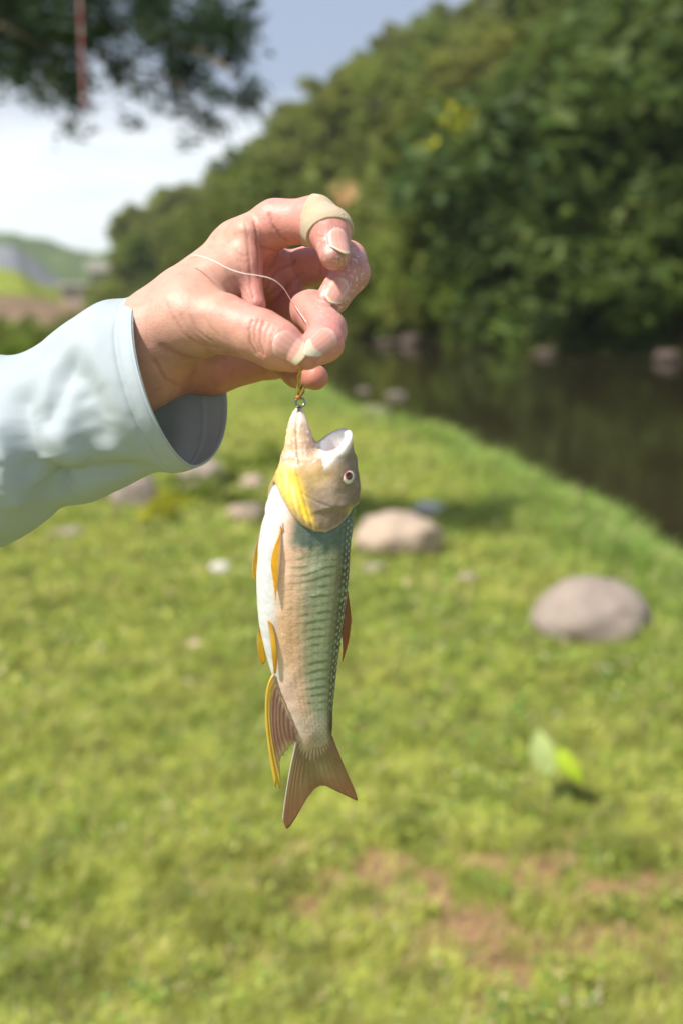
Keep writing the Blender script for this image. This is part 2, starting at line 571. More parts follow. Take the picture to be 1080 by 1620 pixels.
# distant hill beyond the valley
def far_hill():
    rid = [(-700, 300, 620), (-400, 330, 620), (-150, 345, 620), (0, 362, 620), (60, 374, 620), (115, 394, 630), (170, 402, 640), (260, 405, 650), (420, 420, 660)]
    R_ = spline([at(x, y, d) for x, y, d in rid], 90)
    Ft = R_.copy(); Ft[:, 2] = -1.0; Ft[:, 1] -= 230
    V = []
    for k in range(90):
        for t in np.linspace(0, 1.4, 40):
            if t <= 1:
                p = Ft[k] + (R_[k] - Ft[k]) * t
                p[2] = Ft[k][2] + (R_[k][2] - Ft[k][2]) * t ** 0.85
            else:
                p = R_[k] + np.array([0, 200 * (t - 1), -(R_[k][2]) * (t - 1) * 0.8])
            V.append(p)
    V = np.array(V)
    V[:, 2] += (fbm(V[:, :2] / 40, 35, 4) - 0.5) * 9 + (fbm(V[:, :2] / 9, 36, 2) - 0.5) * 7
    m, nt, b, o = mat_new("far_forest")
    no = n_noise(nt, 0.12, 6.0, 0.65)
    r = n_ramp(nt, no.outputs["Fac"], [(0.3, (0.05, 0.085, 0.03)), (0.52, (0.09, 0.125, 0.04)), (0.7, (0.14, 0.17, 0.05))])
    nt.links.new(r.outputs[0], b.inputs["Base Color"])
    b.inputs["Roughness"].default_value = 1.0; b.inputs["Specular IOR Level"].default_value = 0.0
    n2 = n_noise(nt, 0.35, 4.0); n_bump(nt, b, n2.outputs["Fac"], 1.0, 4.0)
    link("distant_hill", mesh_np("distant_hill", V, grid_faces(90, 40), True), m, None, kind="structure",
         label="low bluish green hill at the head of the valley", cat="hill")
far_hill()

# left bank of the valley: green slope, brown earth cut, grey road
def strip(name, top, bot, mat, colr, n=60, m=14, kind="structure", label=None, cat=None, rough=1.0, colors=None):
    T_, B_ = spline([at(*p) for p in top], n), spline([at(*p) for p in bot], n)
    t = np.linspace(0, 1, m)[None, :, None]
    V = (T_[:, None] * (1 - t) + B_[:, None] * t).reshape(-1, 3)
    V[:, 2] += (fbm(V[:, :2] / 6, 44, 3) - 0.5) * rough
    return link(name, mesh_np(name, V, grid_faces(n, m), True), mat, None, kind=kind, label=label, cat=cat)
M_SLOPE = plain_mat("slope_grass", (0.19, 0.22, 0.04), 1.0, noise=0.25, var=0.5, spec=0.0)
M_BROWN = plain_mat("cut_earth", (0.20, 0.14, 0.09), 1.0, noise=0.3, var=0.45, spec=0.0)
M_ROAD = plain_mat("grey_concrete", (0.19, 0.195, 0.205), 0.9, noise=0.4, var=0.25, spec=0.1)
strip("grass_slope", [(-500, 400, 150), (-200, 412, 160), (0, 426, 170), (60, 446, 180), (110, 462, 190), (150, 476, 200)],
      [(-500, 460, 120), (-200, 464, 130), (0, 468, 140), (60, 474, 150), (100, 482, 160), (150, 494, 170)], M_SLOPE, None, label="mown yellow green slope above the left bank", cat="slope")
strip("earth_bank", [(-500, 455, 119), (-200, 461, 129), (0, 465, 139), (60, 471, 149), (100, 479, 159), (160, 490, 168)],
      [(-500, 540, 95), (-200, 530, 100), (0, 522, 105), (60, 520, 110), (100, 516, 118), (160, 512, 128)], M_BROWN, None, label="bare brown earth bank beside the river", cat="bank")
strip("road", [(-500, 330, 230), (-200, 360, 230), (0, 386, 232), (40, 402, 236), (80, 430, 242), (115, 456, 250)],
      [(-500, 402, 156), (-200, 416, 165), (0, 430, 174), (50, 446, 184), (90, 462, 194), (125, 474, 204)], M_ROAD, None, label="pale grey road ramp climbing the left slope", cat="road", rough=0.3)
# ------------------------------------------------------------------ the person: hand, nails, bandage, sleeve
def skin_material():
    m, nt, b, o = mat_new("skin")
    a = n_attr(nt)
    no = n_noise(nt, 160.0, 4.0, 0.6)
    r = n_ramp(nt, no.outputs["Fac"], [(0.25, (0.86, 0.80, 0.78)), (0.5, (1, 1, 1)), (0.8, (1.0, 0.94, 0.90))])
    c = n_mixc(nt, 1.0, a.outputs["Color"], r.outputs[0], 'MULTIPLY')
    nt.links.new(c, b.inputs["Base Color"])
    b.inputs["Subsurface Weight"].default_value = 0.35
    b.inputs["Subsurface Radius"].default_value = (1.0, 0.32, 0.18)
    b.inputs["Subsurface Scale"].default_value = 0.0035
    b.inputs["Roughness"].default_value = 0.50
    b.inputs["Specular IOR Level"].default_value = 0.42
    vo = nt.nodes.new("ShaderNodeTexVoronoi"); vo.inputs["Scale"].default_value = 1500.0
    tc = nt.nodes.new("ShaderNodeTexCoord"); nt.links.new(tc.outputs["Object"], vo.inputs["Vector"])
    n2 = n_noise(nt, 700.0, 3.0)
    ad = nt.nodes.new("ShaderNodeMath"); ad.operation = 'ADD'
    nt.links.new(vo.outputs["Distance"], ad.inputs[0]); nt.links.new(n2.outputs["Fac"], ad.inputs[1])
    n_bump(nt, b, ad.outputs[0], 0.22, 0.0004)
    return m

INDEX = nodes_mm([(380, 394, 14, 43), (436, 354, 4, 36), (497, 349, -5, 35), (521, 365, -15, 33), (529, 401, -21, 26)])
MIDDLE = nodes_mm([(425, 440, 36, 40), (492, 420, 25, 29), (547, 413, 12, 31), (553, 432, 3, 29), (527, 471, -2, 26)])
RING = nodes_mm([(445, 505, 36, 36), (494, 492, 8, 31), (517, 522, -14, 30), (512, 542, -26, 30), (486, 561, -32, 25)])
PINKY = nodes_mm([(430, 556, 46, 31), (472, 588, 26, 24), (499, 597, 4, 20)])
THUMB = nodes_mm([(300, 508, -8, 56), (352, 512, -17, 46), (412, 531, -26, 40), (440, 546, -29, 38), (466, 560, -30, 29)])
PALM = [nodes_mm(l) for l in (
    [(110, 640, 10, 84), (222, 562, 8, 80), (262, 520, 8, 60)],             # forearm and wrist
    [(225, 568, 24, 72), (262, 530, 22, 60)],
    [(255, 508, 8, 52), (380, 394, 14, 40)],                                # metacarpals
    [(255, 520, 22, 50), (415, 435, 38, 38)],
    [(255, 545, 32, 50), (435, 500, 46, 36)],
    [(265, 568, 28, 54), (335, 576, 34, 45), (425, 562, 44, 37)],           # heel of the palm
    [(300, 470, -2, 50), (372, 425, 0, 36)],                                # web of the thumb
    [(250, 530, -4, 60), (300, 508, -10, 56)],
)]
FOLDS = [nodes_mm(l) for l in (
    [(392, 372, 0, 26), (390, 430, 0, 22), (404, 482, -5, 17)],            # skin fold between index finger and thumb
    [(440, 410, 24, 18), (470, 440, 26, 16), (462, 486, 24, 14)],           # pads at the finger roots
    [(414, 392, 18, 20), (424, 450, 24, 16)],
)]

def hand_sdf(p):
    d = None
    for nd in PALM:
        e = chain(p, nd, 5.0)
        d = e if d is None else smin(d, e, 9.0)
    for nd in FOLDS:
        d = smin(d, chain(p, nd, 2.0), 5.0)
    for nd, kr in ((THUMB, 34), (INDEX, 26), (MIDDLE, 24), (RING, 24), (PINKY, 26)):
        e = chain(p, nd, 3.2)
        q = np.linalg.norm(p - nd[0][0], axis=1)
        k = 0.7 + 6.5 * (1 - sstep(kr * 0.45, kr, q))
        d = smin(d, e, k)
    return d

HV, HF = polygonize(hand_sdf, cmm(140, 690, -50) - [4, 0, 0], cmm(600, 300, 80) + [8, 0, 6], 0.50, 1.5, 2)
HN = vnormals(HV, HF)
hpx, hpy = proj(HV)

def carve(line, depth, width, only_near=None):
    """press a crease (depth > 0) or raise a ridge along a line drawn on the skin"""
    global HV
    pts = front_points(HV0, hpx, hpy, line)
    if len(pts) < 2:
        return None
    width *= 0.78; depth *= 0.50
    d = dist_to(HV0, pts, width * 4)
    g = np.exp(-(d / width) ** 2) * (0.55 + 0.9 * fbm(HV0 / 3.0, 55, 2))
    HV = HV - HN * (depth * g)[:, None]
    return d

HV0 = HV.copy()
crease_d = np.zeros(len(HV))
CREASES = [
    # knuckle wrinkles of the thumb
    ([(398, 506), (392, 522), (395, 545), (404, 562)], 0.75, 0.9), ([(408, 505), (402, 520), (402, 542), (410, 560)], 0.55, 0.8),
    ([(418, 507), (411, 522), (410, 545), (416, 562)], 0.75, 0.8), ([(427, 512), (420, 526), (418, 546)], 0.40, 0.7),
    ([(434, 518), (428, 532), (426, 548)], 0.30, 0.6), ([(388, 512), (386, 525), (390, 540)], 0.22, 0.7),
    ([(404, 508), (430, 506), (445, 512)], 0.25, 0.8),
    # wrist and thenar wrinkles
    ([(275, 505), (290, 530), (318, 548), (345, 550)], 0.40, 0.9), ([(300, 500), (312, 525), (335, 542)], 0.35, 0.8),
    ([(285, 498), (300, 525), (325, 547)], 0.25, 0.7), ([(255, 550), (300, 568), (340, 570)], 0.5, 2.0),
    ([(322, 500), (332, 520), (348, 534)], 0.22, 0.8),
    ([(262, 480), (275, 505)], 0.2, 0.8), ([(245, 570), (262, 600), (285, 612)], 0.6, 1.2),
    # web lines and palm creases
    ([(388, 352), (393, 375), (396, 400), (398, 440), (400, 470)], 0.5, 1.0), ([(404, 350), (408, 372), (410, 400), (411, 440)], 0.7, 0.9),
    ([(424, 338), (430, 358), (442, 376), (456, 384)], 0.9, 0.9), ([(415, 390), (440, 400), (462, 395)], 0.7, 1.0),
    ([(420, 460), (440, 430), (465, 412)], 0.8, 1.0), ([(430, 480), (452, 452), (480, 432)], 0.5, 0.9),
    ([(372, 440), (385, 460), (398, 478)], 0.35, 0.8), ([(360, 430), (372, 455), (388, 480)], 0.25, 0.8), ([(380, 425), (392, 450), (402, 474)], 0.3, 0.7),
    ([(374, 392), (386, 402), (396, 404)], 0.25, 0.7), ([(378, 410), (390, 414), (398, 412)], 0.2, 0.6),
    # finger joints
    ([(478, 494), (486, 506), (487, 516)], 0.7, 0.8), ([(481, 490), (492, 505)], 0.35, 0.7), ([(476, 500), (480, 512)], 0.4, 0.7),
    ([(500, 405), (506, 418), (505, 436)], 0.6, 0.8), ([(548, 398), (566, 408)], 0.2, 0.6), ([(545, 440), (565, 452)], 0.3, 0.7),
    ([(540, 428), (560, 430)], 0.25, 0.6), ([(555, 400), (572, 420), (570, 445)], 0.2, 0.6),
    ([(500, 375), (512, 372), (524, 376)], 0.3, 0.7), ([(505, 384), (516, 382)], 0.2, 0.6),
    # nail folds
    ([(478, 541), (495, 533), (513, 532), (520, 540)], 0.45, 0.8), ([(519, 545), (512, 562), (498, 576)], 0.40, 0.7),
    ([(444, 552), (452, 536), (466, 528)], 0.35, 0.8), ([(445, 562), (455, 578), (468, 584)], 0.45, 0.8),
    ([(509, 462), (520, 454), (538, 458), (545, 470)], 0.35, 0.7), ([(518, 395), (530, 386), (548, 392)], 0.35, 0.7),
]
for ln, dp, wd in CREASES:
    d = carve(ln, dp, wd)
    if d is not None:
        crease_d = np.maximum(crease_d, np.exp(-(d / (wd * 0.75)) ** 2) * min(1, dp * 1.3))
# soft unevenness of flesh
HV = HV + HN * ((fbm(HV0 / 11.0, 5, 2) - 0.5) * 0.8)[:, None] + HN * ((fbm(HV0 / 2.2, 9, 2) - 0.5) * 0.07)[:, None]

def blob(cx, cy, rx, ry=None, pw=1.0):
    ry = ry or rx
    return np.exp(-(((hpx - cx) / rx) ** 2 + ((hpy - cy) / ry) ** 2) * pw)

back_tan, palm_pink = np.array([0.61, 0.34, 0.25]), np.array([0.68, 0.305, 0.25])
pk = np.clip(sstep(365, 410, hpx + 0.25 * (hpy - 430)) * (1 - 0.9 * np.exp(-np.square((hpy - 540) / 45) - np.square((hpx - 400) / 70))), 0, 1)
HC = cl(np.tile(back_tan, (len(HV), 1)), palm_pink, pk)
mot = fbm(HV0 / 5.0, 3, 4)
HC = HC * (0.88 + 0.26 * mot)[:, None]
low = sstep(560, 600, hpy) * sstep(250, 300, hpx)
HC = cl(HC, [0.56, 0.21, 0.15], low * 0.6)                                    # ruddy heel of the palm
HC = cl(HC, [0.60, 0.20, 0.16], 0.5 * blob(438, 430, 26, 46))
HC = cl(HC, [0.64, 0.23, 0.20], 0.55 * np.maximum(blob(470, 540, 40, 24), blob(520, 520, 26, 40)))   # flushed fingertips
HC = cl(HC, [0.70, 0.34, 0.28], 0.5 * np.maximum(blob(500, 500, 26, 16), blob(450, 345, 30, 22)))
tipA = (HV0[:, 1] < 2) * blob(528, 396, 26, 36)
tipB = (HV0[:, 1] < 18) * np.maximum(blob(530, 470, 30, 34), blob(560, 430, 26, 46))
dry = np.clip(np.maximum(tipA, tipB) * 1.3, 0, 1)
fl = sstep(0.60, 0.70, fbm(HV0 / 0.9, 21, 3)) 
HC = cl(HC, [0.50, 0.27, 0.24], dry * 0.6)
HC = cl(HC, [0.80, 0.70, 0.66], dry * fl * 0.75)                              # dried white flakes of skin
for ln in ([(516, 398), (522, 389), (534, 384), (546, 388)], [(508, 466), (514, 456), (528, 451), (543, 458), (546, 472)]):
    dd = dist_to(HV0, front_points(HV0, hpx, hpy, ln), 6)
    HC = cl(HC, [0.82, 0.74, 0.70], np.exp(-(dd / 1.5) ** 2) * 0.85)
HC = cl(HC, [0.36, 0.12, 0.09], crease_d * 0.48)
HC = cl(HC, [0.72, 0.42, 0.34], 0.5 * blob(455, 552, 12, 24))
HC = HC * np.array([0.82, 0.79, 0.78])

person = empty("person", mm2w(cmm(-170, 775, 6)),
               "person's arm in a pale blue sleeve, hand pinching a lure with a fish hung below", "person")
M_SKIN = skin_material()
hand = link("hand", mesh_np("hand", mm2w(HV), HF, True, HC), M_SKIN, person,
            "tanned bare hand with bandaged forefinger, thumb and ring finger pinched together")

# fingernails
def nail_material():
    m, nt, b, o = mat_new("fingernail")
    a = n_attr(nt)
    nt.links.new(a.outputs["Color"], b.inputs["Base Color"])
    b.inputs["Roughness"].default_value = 0.28
    b.inputs["Subsurface Weight"].default_value = 0.2
    b.inputs["Subsurface Radius"].default_value = (1.0, 0.5, 0.4)
    b.inputs["Subsurface Scale"].default_value = 0.0015
    b.inputs["Coat Weight"].default_value = 0.15
    b.inputs["Coat Roughness"].default_value = 0.2
    n2 = n_noise(nt, 600.0, 2.0)
    n_bump(nt, b, n2.outputs["Fac"], 0.12, 0.0003)
    return m
M_NAIL = nail_material()

def nail(nd, normal, s0, L, half, free=0.26, lift=0.15, point=0.22, skew=0.0, rscale=1.0):
    (a, ra), (b, rb) = nd[-2], nd[-1]
    t = b - a; Ls = np.linalg.norm(t); t = t / Ls
    nrm = np.asarray(normal, float); nrm = nrm - t * (nrm @ t); nrm /= np.linalg.norm(nrm)
    sd = np.cross(t, nrm)
    nu, nv = 21, 27
    uu_, vv2 = np.meshgrid(np.linspace(-1, 1, nu), np.linspace(0, 1, nv), indexing='ij')
    s = s0 + L * (vv2 + (1 - vv2) * 0.22 * uu_ ** 2 - vv2 ** 2 * point * np.abs(uu_ - skew) ** 1.7)
    th_ = half * uu_ * (1 - 0.06 * (1 - vv2))
    dirs = np.cos(th_)[..., None] * nrm + np.sin(th_)[..., None] * sd
    sc_ = np.minimum(s, Ls * 0.98)
    R = np.full(s.shape, rb)
    for _ in range(14):                                              # settle the nail plate on the flesh of its finger
        p_ = (a + sc_[..., None] * t + R[..., None] * dirs).reshape(-1, 3)
        R = R + 0.8 * (lift - chain(p_, nd, 3.2).reshape(s.shape))
    R = R - 0.035 * np.clip(s - Ls, 0, None) ** 1.6 - 0.30 * np.abs(uu_) ** 8 - 0.35 * (1 - vv2) ** 10
    fr = sstep(1 - free - 0.03, 1 - free + 0.03, vv2 + 0.05 * uu_ ** 2)[..., None]
    lu = ((1 - sstep(0.08, 0.2, vv2 + 0.12 * uu_ ** 2)) * 0.5)[..., None]
    base = np.array([0.60, 0.30, 0.235]) * (0.96 + 0.06 * np.sin(uu_ * 17))[..., None]
    base = base + (np.array([0.68, 0.44, 0.37]) - base) * lu
    C = (base + (np.array([0.62, 0.52, 0.37]) - base) * fr).reshape(-1, 3)
    top_ = (a + s[..., None] * t + R[..., None] * dirs).reshape(-1, 3)
    bot_ = (a + s[..., None] * t + (R - 0.5)[..., None] * dirs).reshape(-1, 3)
    V = np.concatenate([top_, bot_]); C = np.concatenate([C, C])
    F0 = grid_faces(nu, nv)
    n1 = nu * nv
    F = [tuple(f) for f in F0] + [tuple(f[::-1] + n1) for f in F0]
    ring = [i * nv for i in range(nu)] + [(nu - 1) * nv + j for j in range(1, nv)] + [i * nv + nv - 1 for i in range(nu - 2, -1, -1)] + [j for j in range(nv - 2, 0, -1)]
    for p, q in zip(ring, ring[1:] + ring[:1]):
        F.append((q, p, p + n1, q + n1))
    return link("fingernail", mesh_np("fingernail", mm2w(V), np.array(F), True, C), M_NAIL, hand)

nail(INDEX, (0.42, -1.0, 0.1), 6.2, 12.4, 0.78, 0.09, 0.30, 0.30, -0.2)
nail(MIDDLE, (0.10, -1.0, 0.1), 8.0, 13.2, 0.80, 0.08, 0.30, 0.32, -0.1)
nail(RING, (-0.05, -1.0, -0.12), -1.0, 17.5, 0.72, 0.32, 0.30, 0.40, 0.0)
nail(THUMB, (0.10, -1.0, 0.05), 0.0, 14.0, 0.75, 0.25, 0.30, 0.15)
nail(PINKY, (0.9, -0.35, 0.5), 6.0, 8.0, 0.6, 0.3, 0.25, 0.2)

# sticking plaster round the forefinger
def band_sdf(p):
    e = chain(p, INDEX, 3.2) - 0.75
    a, b = cmm(488, 350, -4), cmm(526, 372, -15)
    e = np.maximum(e, (p - a) @ (np.array([-1.0, 0.25, 0.28]) / 1.07))
    d2 = INDEX[4][0] - INDEX[3][0]; d2 = d2 / np.linalg.norm(d2)
    e = np.maximum(e, (p - b) @ d2 - 0.4)
    return e
BV, BF = polygonize(band_sdf, cmm(470, 420, -40), cmm(575, 295, 14), 0.42, 1.6, 1)
BN = vnormals(BV, BF)
BV = BV + BN * ((fbm(BV / 4.0, 8, 2) - 0.5) * 0.3)[:, None]
def plaster_material():
    m, nt, b, o = mat_new("plaster_fabric")
    tc = nt.nodes.new("ShaderNodeTexCoord")
    wv = []
    for rot, sc in (((0.2, 0.5, 0.7), 950), ((0.9, -0.6, -0.4), 700)):
        mp = nt.nodes.new("ShaderNodeMapping"); mp.inputs["Rotation"].default_value = rot
        nt.links.new(tc.outputs["Object"], mp.inputs[0])
        w = nt.nodes.new("ShaderNodeTexWave"); w.inputs["Scale"].default_value = sc * 1.0; w.inputs["Distortion"].default_value = 0.3
        nt.links.new(mp.outputs[0], w.inputs["Vector"]); wv.append(w)
    r = n_ramp(nt, wv[0].outputs["Fac"], [(0.2, (0.42, 0.31, 0.20)), (0.6, (0.58, 0.46, 0.31))])
    no = n_noise(nt, 250.0)
    c = n_mixc(nt, 0.25, r.outputs[0], no.outputs["Color"], 'SOFT_LIGHT')
    nt.links.new(c, b.inputs["Base Color"])
    b.inputs["Roughness"].default_value = 0.85
    ad = nt.nodes.new("ShaderNodeMath"); ad.operation = 'ADD'
    nt.links.new(wv[0].outputs["Fac"], ad.inputs[0]); nt.links.new(wv[1].outputs["Fac"], ad.inputs[1])
    n_bump(nt, b, ad.outputs[0], 0.6, 0.0003)
    return m
link("bandage", mesh_np("bandage", mm2w(BV), BF, True), plaster_material(), person,
     "beige woven sticking plaster wrapped round the bent forefinger")

# sleeve: a loose tube with a cuff, folds pressed in by hand
STN = np.array([  # cx, cy, dy, radius px, near px, far px, half depth mm
    (270, 600, 4, 146, 45, 84, 38), (240, 610, 5, 145, 47, 70, 38), (203, 613, 7, 141, 52, 60, 37), (145, 645, 10, 138, 55, 60, 38),
    (108, 668, 13, 134, 55, 60, 39), (62, 682, 17, 126, 55, 60, 40), (18, 697, 20, 141, 55, 60, 42), (-40, 722, 24, 150, 55, 60, 44),
    (-120, 755, 30, 158, 55, 60, 46), (-260, 815, 40, 168, 55, 60, 48)], float)
NS, NA = 230, 260
st = spline(STN, NS)
al = np.arange(NA) / NA * 2 * math.pi
ma, ax = np.array([0.30, 0.953]), np.array([0.953, -0.30])
SV = np.zeros((NA, NS, 3))
for j in range(NS):
    cx, cy, dy, R, nr, fr, dh = st[j]
    s, c = np.sin(al), np.cos(al)
    o = np.where(s < 0, nr * s, fr * s)
    px = cx + R * c * ma[0] + o * ax[0]
    py = cy + R * c * ma[1] + o * ax[1]
    dd = dy + dh * s
    SV[:, j] = np.stack([(px - 540) / F_PX * (430 + dd), dd, -(py - 810) / F_PX * (430 + dd)], 1)
SV = SV.reshape(-1, 3)
SF = grid_faces(NA, NS, True)
SN = vnormals(SV, SF)
ctr = np.repeat(np.mean(SV.reshape(NA, NS, 3), 0)[None], NA, 0).reshape(-1, 3)
if np.sum(SN * (SV - ctr)) < 0:
    SF = SF[:, ::-1]; SN = -SN
spx, spy = proj(SV)
fromrim = np.tile(np.linspace(0, 1, NS), NA)
disp = np.zeros(len(SV))
for ln, dp, wd in (
    ([(100, 572), (90, 615), (72, 662)], -4.2, 6.0), ([(28, 628), (33, 690), (52, 745), (90, 778)], -7.0, 8.0),
    ([(106, 576), (133, 600), (153, 640), (166, 692)], -3.4, 6.0), ([(82, 792), (115, 764), (158, 756), (205, 748)], -4.5, 6.0),
    ([(48, 616), (57, 662), (70, 688), (90, 655), (103, 606)], 1.0, 6.0), ([(146, 545), (164, 640), (184, 718)], 1.6, 7.0),
    ([(-4, 680), (12, 740), (24, 800)], 4.0, 6.0), ([(126, 518), (118, 562)], 2.6, 8.0), ([(150, 505), (126, 514)], -2.2, 6.0), ([(54, 556), (78, 547)], -2.6, 7.0),
    ([(182, 500), (192, 590), (214, 670), (240, 728)], -0.7, 2.4), ([(120, 640), (132, 700), (150, 735)], -2.2, 6.0), ([(104, 690), (116, 738)], 1.8, 6.0)):
    pts = front_points(SV, spx, spy, ln, 3.0, 5.0)
    if len(pts) > 1:
        d = dist_to(SV, pts, wd * 3)
        disp += dp * np.exp(-(d / wd) ** 1.8)
disp += (fbm(SV / np.array([18.0, 30.0, 30.0]), 31, 2) - 0.5) * 3.0 * sstep(0.06, 0.25, fromrim)
disp += (fbm(SV / 8.0, 33, 2) - 0.5) * 0.5 * sstep(0.0, 0.1, fromrim)
disp -= 0.5 * np.exp(-np.square((fromrim - 0.012) / 0.004)) + 0.45 * np.exp(-np.square((fromrim - 0.10) / 0.005))
SV2 = SV + SN * disp[:, None]
for _ in range(5):
    SV2 = laplace(SV2, SF, 0.4)
inner = SV2 - vnormals(SV2, SF) * 1.1
n1 = NA * NS
rim = np.array([(i * NS, i * NS + n1, ((i + 1) % NA) * NS + n1, ((i + 1) % NA) * NS) for i in range(NA)])
end = rim[:, ::-1] + NS - 1
SFF = np.concatenate([SF, SF[:, ::-1] + n1, rim, end])
def fabric_material():
    m, nt, b, o = mat_new("sleeve_cotton")
    no = n_noise(nt, 45.0, 4.0)
    r = n_ramp(nt, no.outputs["Fac"], [(0.3, (0.42, 0.475, 0.495)), (0.7, (0.455, 0.51, 0.53))])
    nt.links.new(r.outputs[0], b.inputs["Base Color"])
    b.inputs["Roughness"].default_value = 0.72
    b.inputs["Sheen Weight"].default_value = 0.12
    n2 = n_noise(nt, 1400.0, 2.0)
    n_bump(nt, b, n2.outputs["Fac"], 0.15, 0.0004)
    tr = nt.nodes.new("ShaderNodeBsdfTranslucent"); nt.links.new(r.outputs[0], tr.inputs["Color"])
    mx = nt.nodes.new("ShaderNodeMixShader"); mx.inputs[0].default_value = 0.28
    nt.links.new(b.outputs[0], mx.inputs[1]); nt.links.new(tr.outputs[0], mx.inputs[2]); nt.links.new(mx.outputs[0], o.inputs["Surface"])
    return m
link("sleeve", mesh_np("sleeve", mm2w(np.concatenate([SV2, inner])), SFF, True), fabric_material(), person,
     "pale blue cotton sleeve with a loose open cuff")
# ------------------------------------------------------------------ the fish
PHI = math.radians(24)
cphi, sphi = math.cos(PHI), math.sin(PHI)
def F0(py):
    return -26 + (np.asarray(py, float) - 640) * 0.055
BODY = np.array([  # py, left, right, width/height
    (728, 462, 556, .66), (745, 442, 561, .66), (770, 436, 562, .66), (800, 424, 560, .66), (830, 415, 558, .66), (860, 411, 555.5, .66), (900, 408, 553, .66),
    (940, 408, 549, .64), (980, 411, 544, .60), (1020, 419, 538, .55), (1060, 430, 533, .50), (1090, 439, 530, .46), (1120, 453, 527, .42),
    (1150, 465, 525, .38), (1172, 469, 525, .25), (1186, 471, 523, .16), (1196, 476, 519, .08), (1206, 484, 512, .04)], float)
CRAN = np.array([(800, 476, 558, .95), (770, 484, 562, .95), (745, 492, 563, 1.0), (720, 499, 561, 1.0), (700, 497, 558, .95), (680, 496, 554, .9), (655, 497, 550, .9)], float)[::-1]
JAW = np.array([(800, 428, 500, .8), (770, 437, 502, .85), (745, 442, 503, .9), (720, 446, 503, .95), (700, 450, 499, .95), (685, 453, 497, .9),
                (670, 456, 492, .95), (658, 460, 485, .95), (650, 464, 480, .95), (644, 469, 475, .9)], float)[::-1]

def loft_table(T):
    d = FOCUS * 1000 + F0(T[:, 0])
    z = -(T[:, 0] - 810) / F_PX * d
    c = ((T[:, 1] + T[:, 2]) / 2 - 540) / F_PX * d
    half = (T[:, 2] - T[:, 1]) / 2 / F_PX * d
    h = half / np.sqrt(cphi ** 2 + (T[:, 3] * sphi) ** 2)
    o = np.argsort(z)
    zz = np.linspace(z.min(), z.max(), 300)
    cols = []
    for q in (c, F0(T[:, 0]), h, h * T[:, 3]):
        # smooth the piecewise-linear profile
        y = np.interp(zz, z[o], q[o])
        kz = np.ones(9) / 9
        yp = np.concatenate([np.full(4, y[0]), y, np.full(4, y[-1])])
        cols.append(np.convolve(yp, kz, 'valid'))
    return zz, cols

LT = {k: loft_table(v) for k, v in (("b", BODY), ("c", CRAN), ("j", JAW))}

def loft(p, key):
    zz, (c, dy, h, w) = LT[key]
    C, D, H, W = (np.interp(p[:, 2], zz, q) for q in (c, dy, h, w))
    dx, dyv = p[:, 0] - C, p[:, 1] - D
    a, n = dx * cphi + dyv * sphi, dx * sphi - dyv * cphi
    e = np.sqrt((a / H) ** 2 + (n / W) ** 2)
    f = (e - 1) * np.minimum(H, W) * 0.92
    f = np.maximum(f, np.maximum(p[:, 2] - zz[-1], zz[0] - p[:, 2]))
    return f

def fish_local(p):
    zz, (c, dy, h, w) = LT["b"]
    C, D, H, W = (np.interp(p[:, 2], zz, q) for q in (c, dy, h, w))
    dx, dyv = p[:, 0] - C, p[:, 1] - D
    return dx * cphi + dyv * sphi, dx * sphi - dyv * cphi, H, W

NV = np.array([sphi, -cphi, 0.0])                                    # towards the near flank
def fpt(px, py, off=0.0):
    """point on the fish's mid plane shifted off mm towards the near flank"""
    return cmm(px, py, float(F0(py)) - off * cphi)
M1, M2, M3 = fpt(499, 733, 9), fpt(557, 705, 9), fpt(522, 683, -9)
MPN = np.cross(M2 - M1, M3 - M1); MPN /= np.linalg.norm(MPN)
if MPN[2] < 0:
    MPN = -MPN

def fish_sdf(p):
    b = loft(p, "b")
    j = loft(p, "j")
    c0 = loft(p, "c")
    pl = (p - M1) @ MPN
    c = np.maximum(c0, pl)
    lip = np.sqrt((c0 + 0.9) ** 2 + (pl + 0.6) ** 2) - 1.35
    c = smin(c, lip, 0.8)
    d = smin(smin(b, c, 4.5), j, 4.0)
    cav = np.maximum(c0 + 2.0, -pl - 8.5)
    cav = np.maximum(cav, pl - 6)
    gap = rcone(p, fpt(500, 650, 0), fpt(503, 716, 0), 5.0, 2.2)          # space between the jaws
    d = np.maximum(d, -cav)
    return np.maximum(d, -gap)

FV, FF = polygonize(fish_sdf, np.array([-44.0, -46.0, cmm(0, 1226, 6)[2] - 2]), np.array([13.0, 18.0, cmm(0, 634, -26)[2] + 2]), 0.42, 2.2, 2)
FN = vnormals(FV, FF)
fa, fn_, fH, fW = fish_local(FV)
mir = FV - 2 * np.minimum(fn_, 0)[:, None] * NV                       # far flank mirrored onto the near one
fpx, fpy = proj(mir)
rpx, rpy = proj(FV)
th = np.arctan2(np.abs(fn_) / fW, fa / fH)                            # 0 along the back, pi along the belly
Lp = np.interp(fpy, BODY[:, 0], BODY[:, 1]); Rp = np.interp(fpy, BODY[:, 0], BODY[:, 2])
q = np.clip((fpx - Lp) / (Rp - Lp), 0, 1)
GE = np.array([(425, 745), (436, 762), (446, 788), (460, 812), (478, 831), (498, 841), (515, 842), (532, 834), (546, 820), (556, 804), (566, 795)], float)
gill_y = np.interp(fpx, GE[:, 0], GE[:, 1])
gd = gill_y - fpy                                                     # > 0 on the head
PO = np.array([(470, 770), (482, 784), (500, 794), (522, 802), (545, 804), (566, 800)], float)
po_y = np.interp(fpx, PO[:, 0], PO[:, 1])
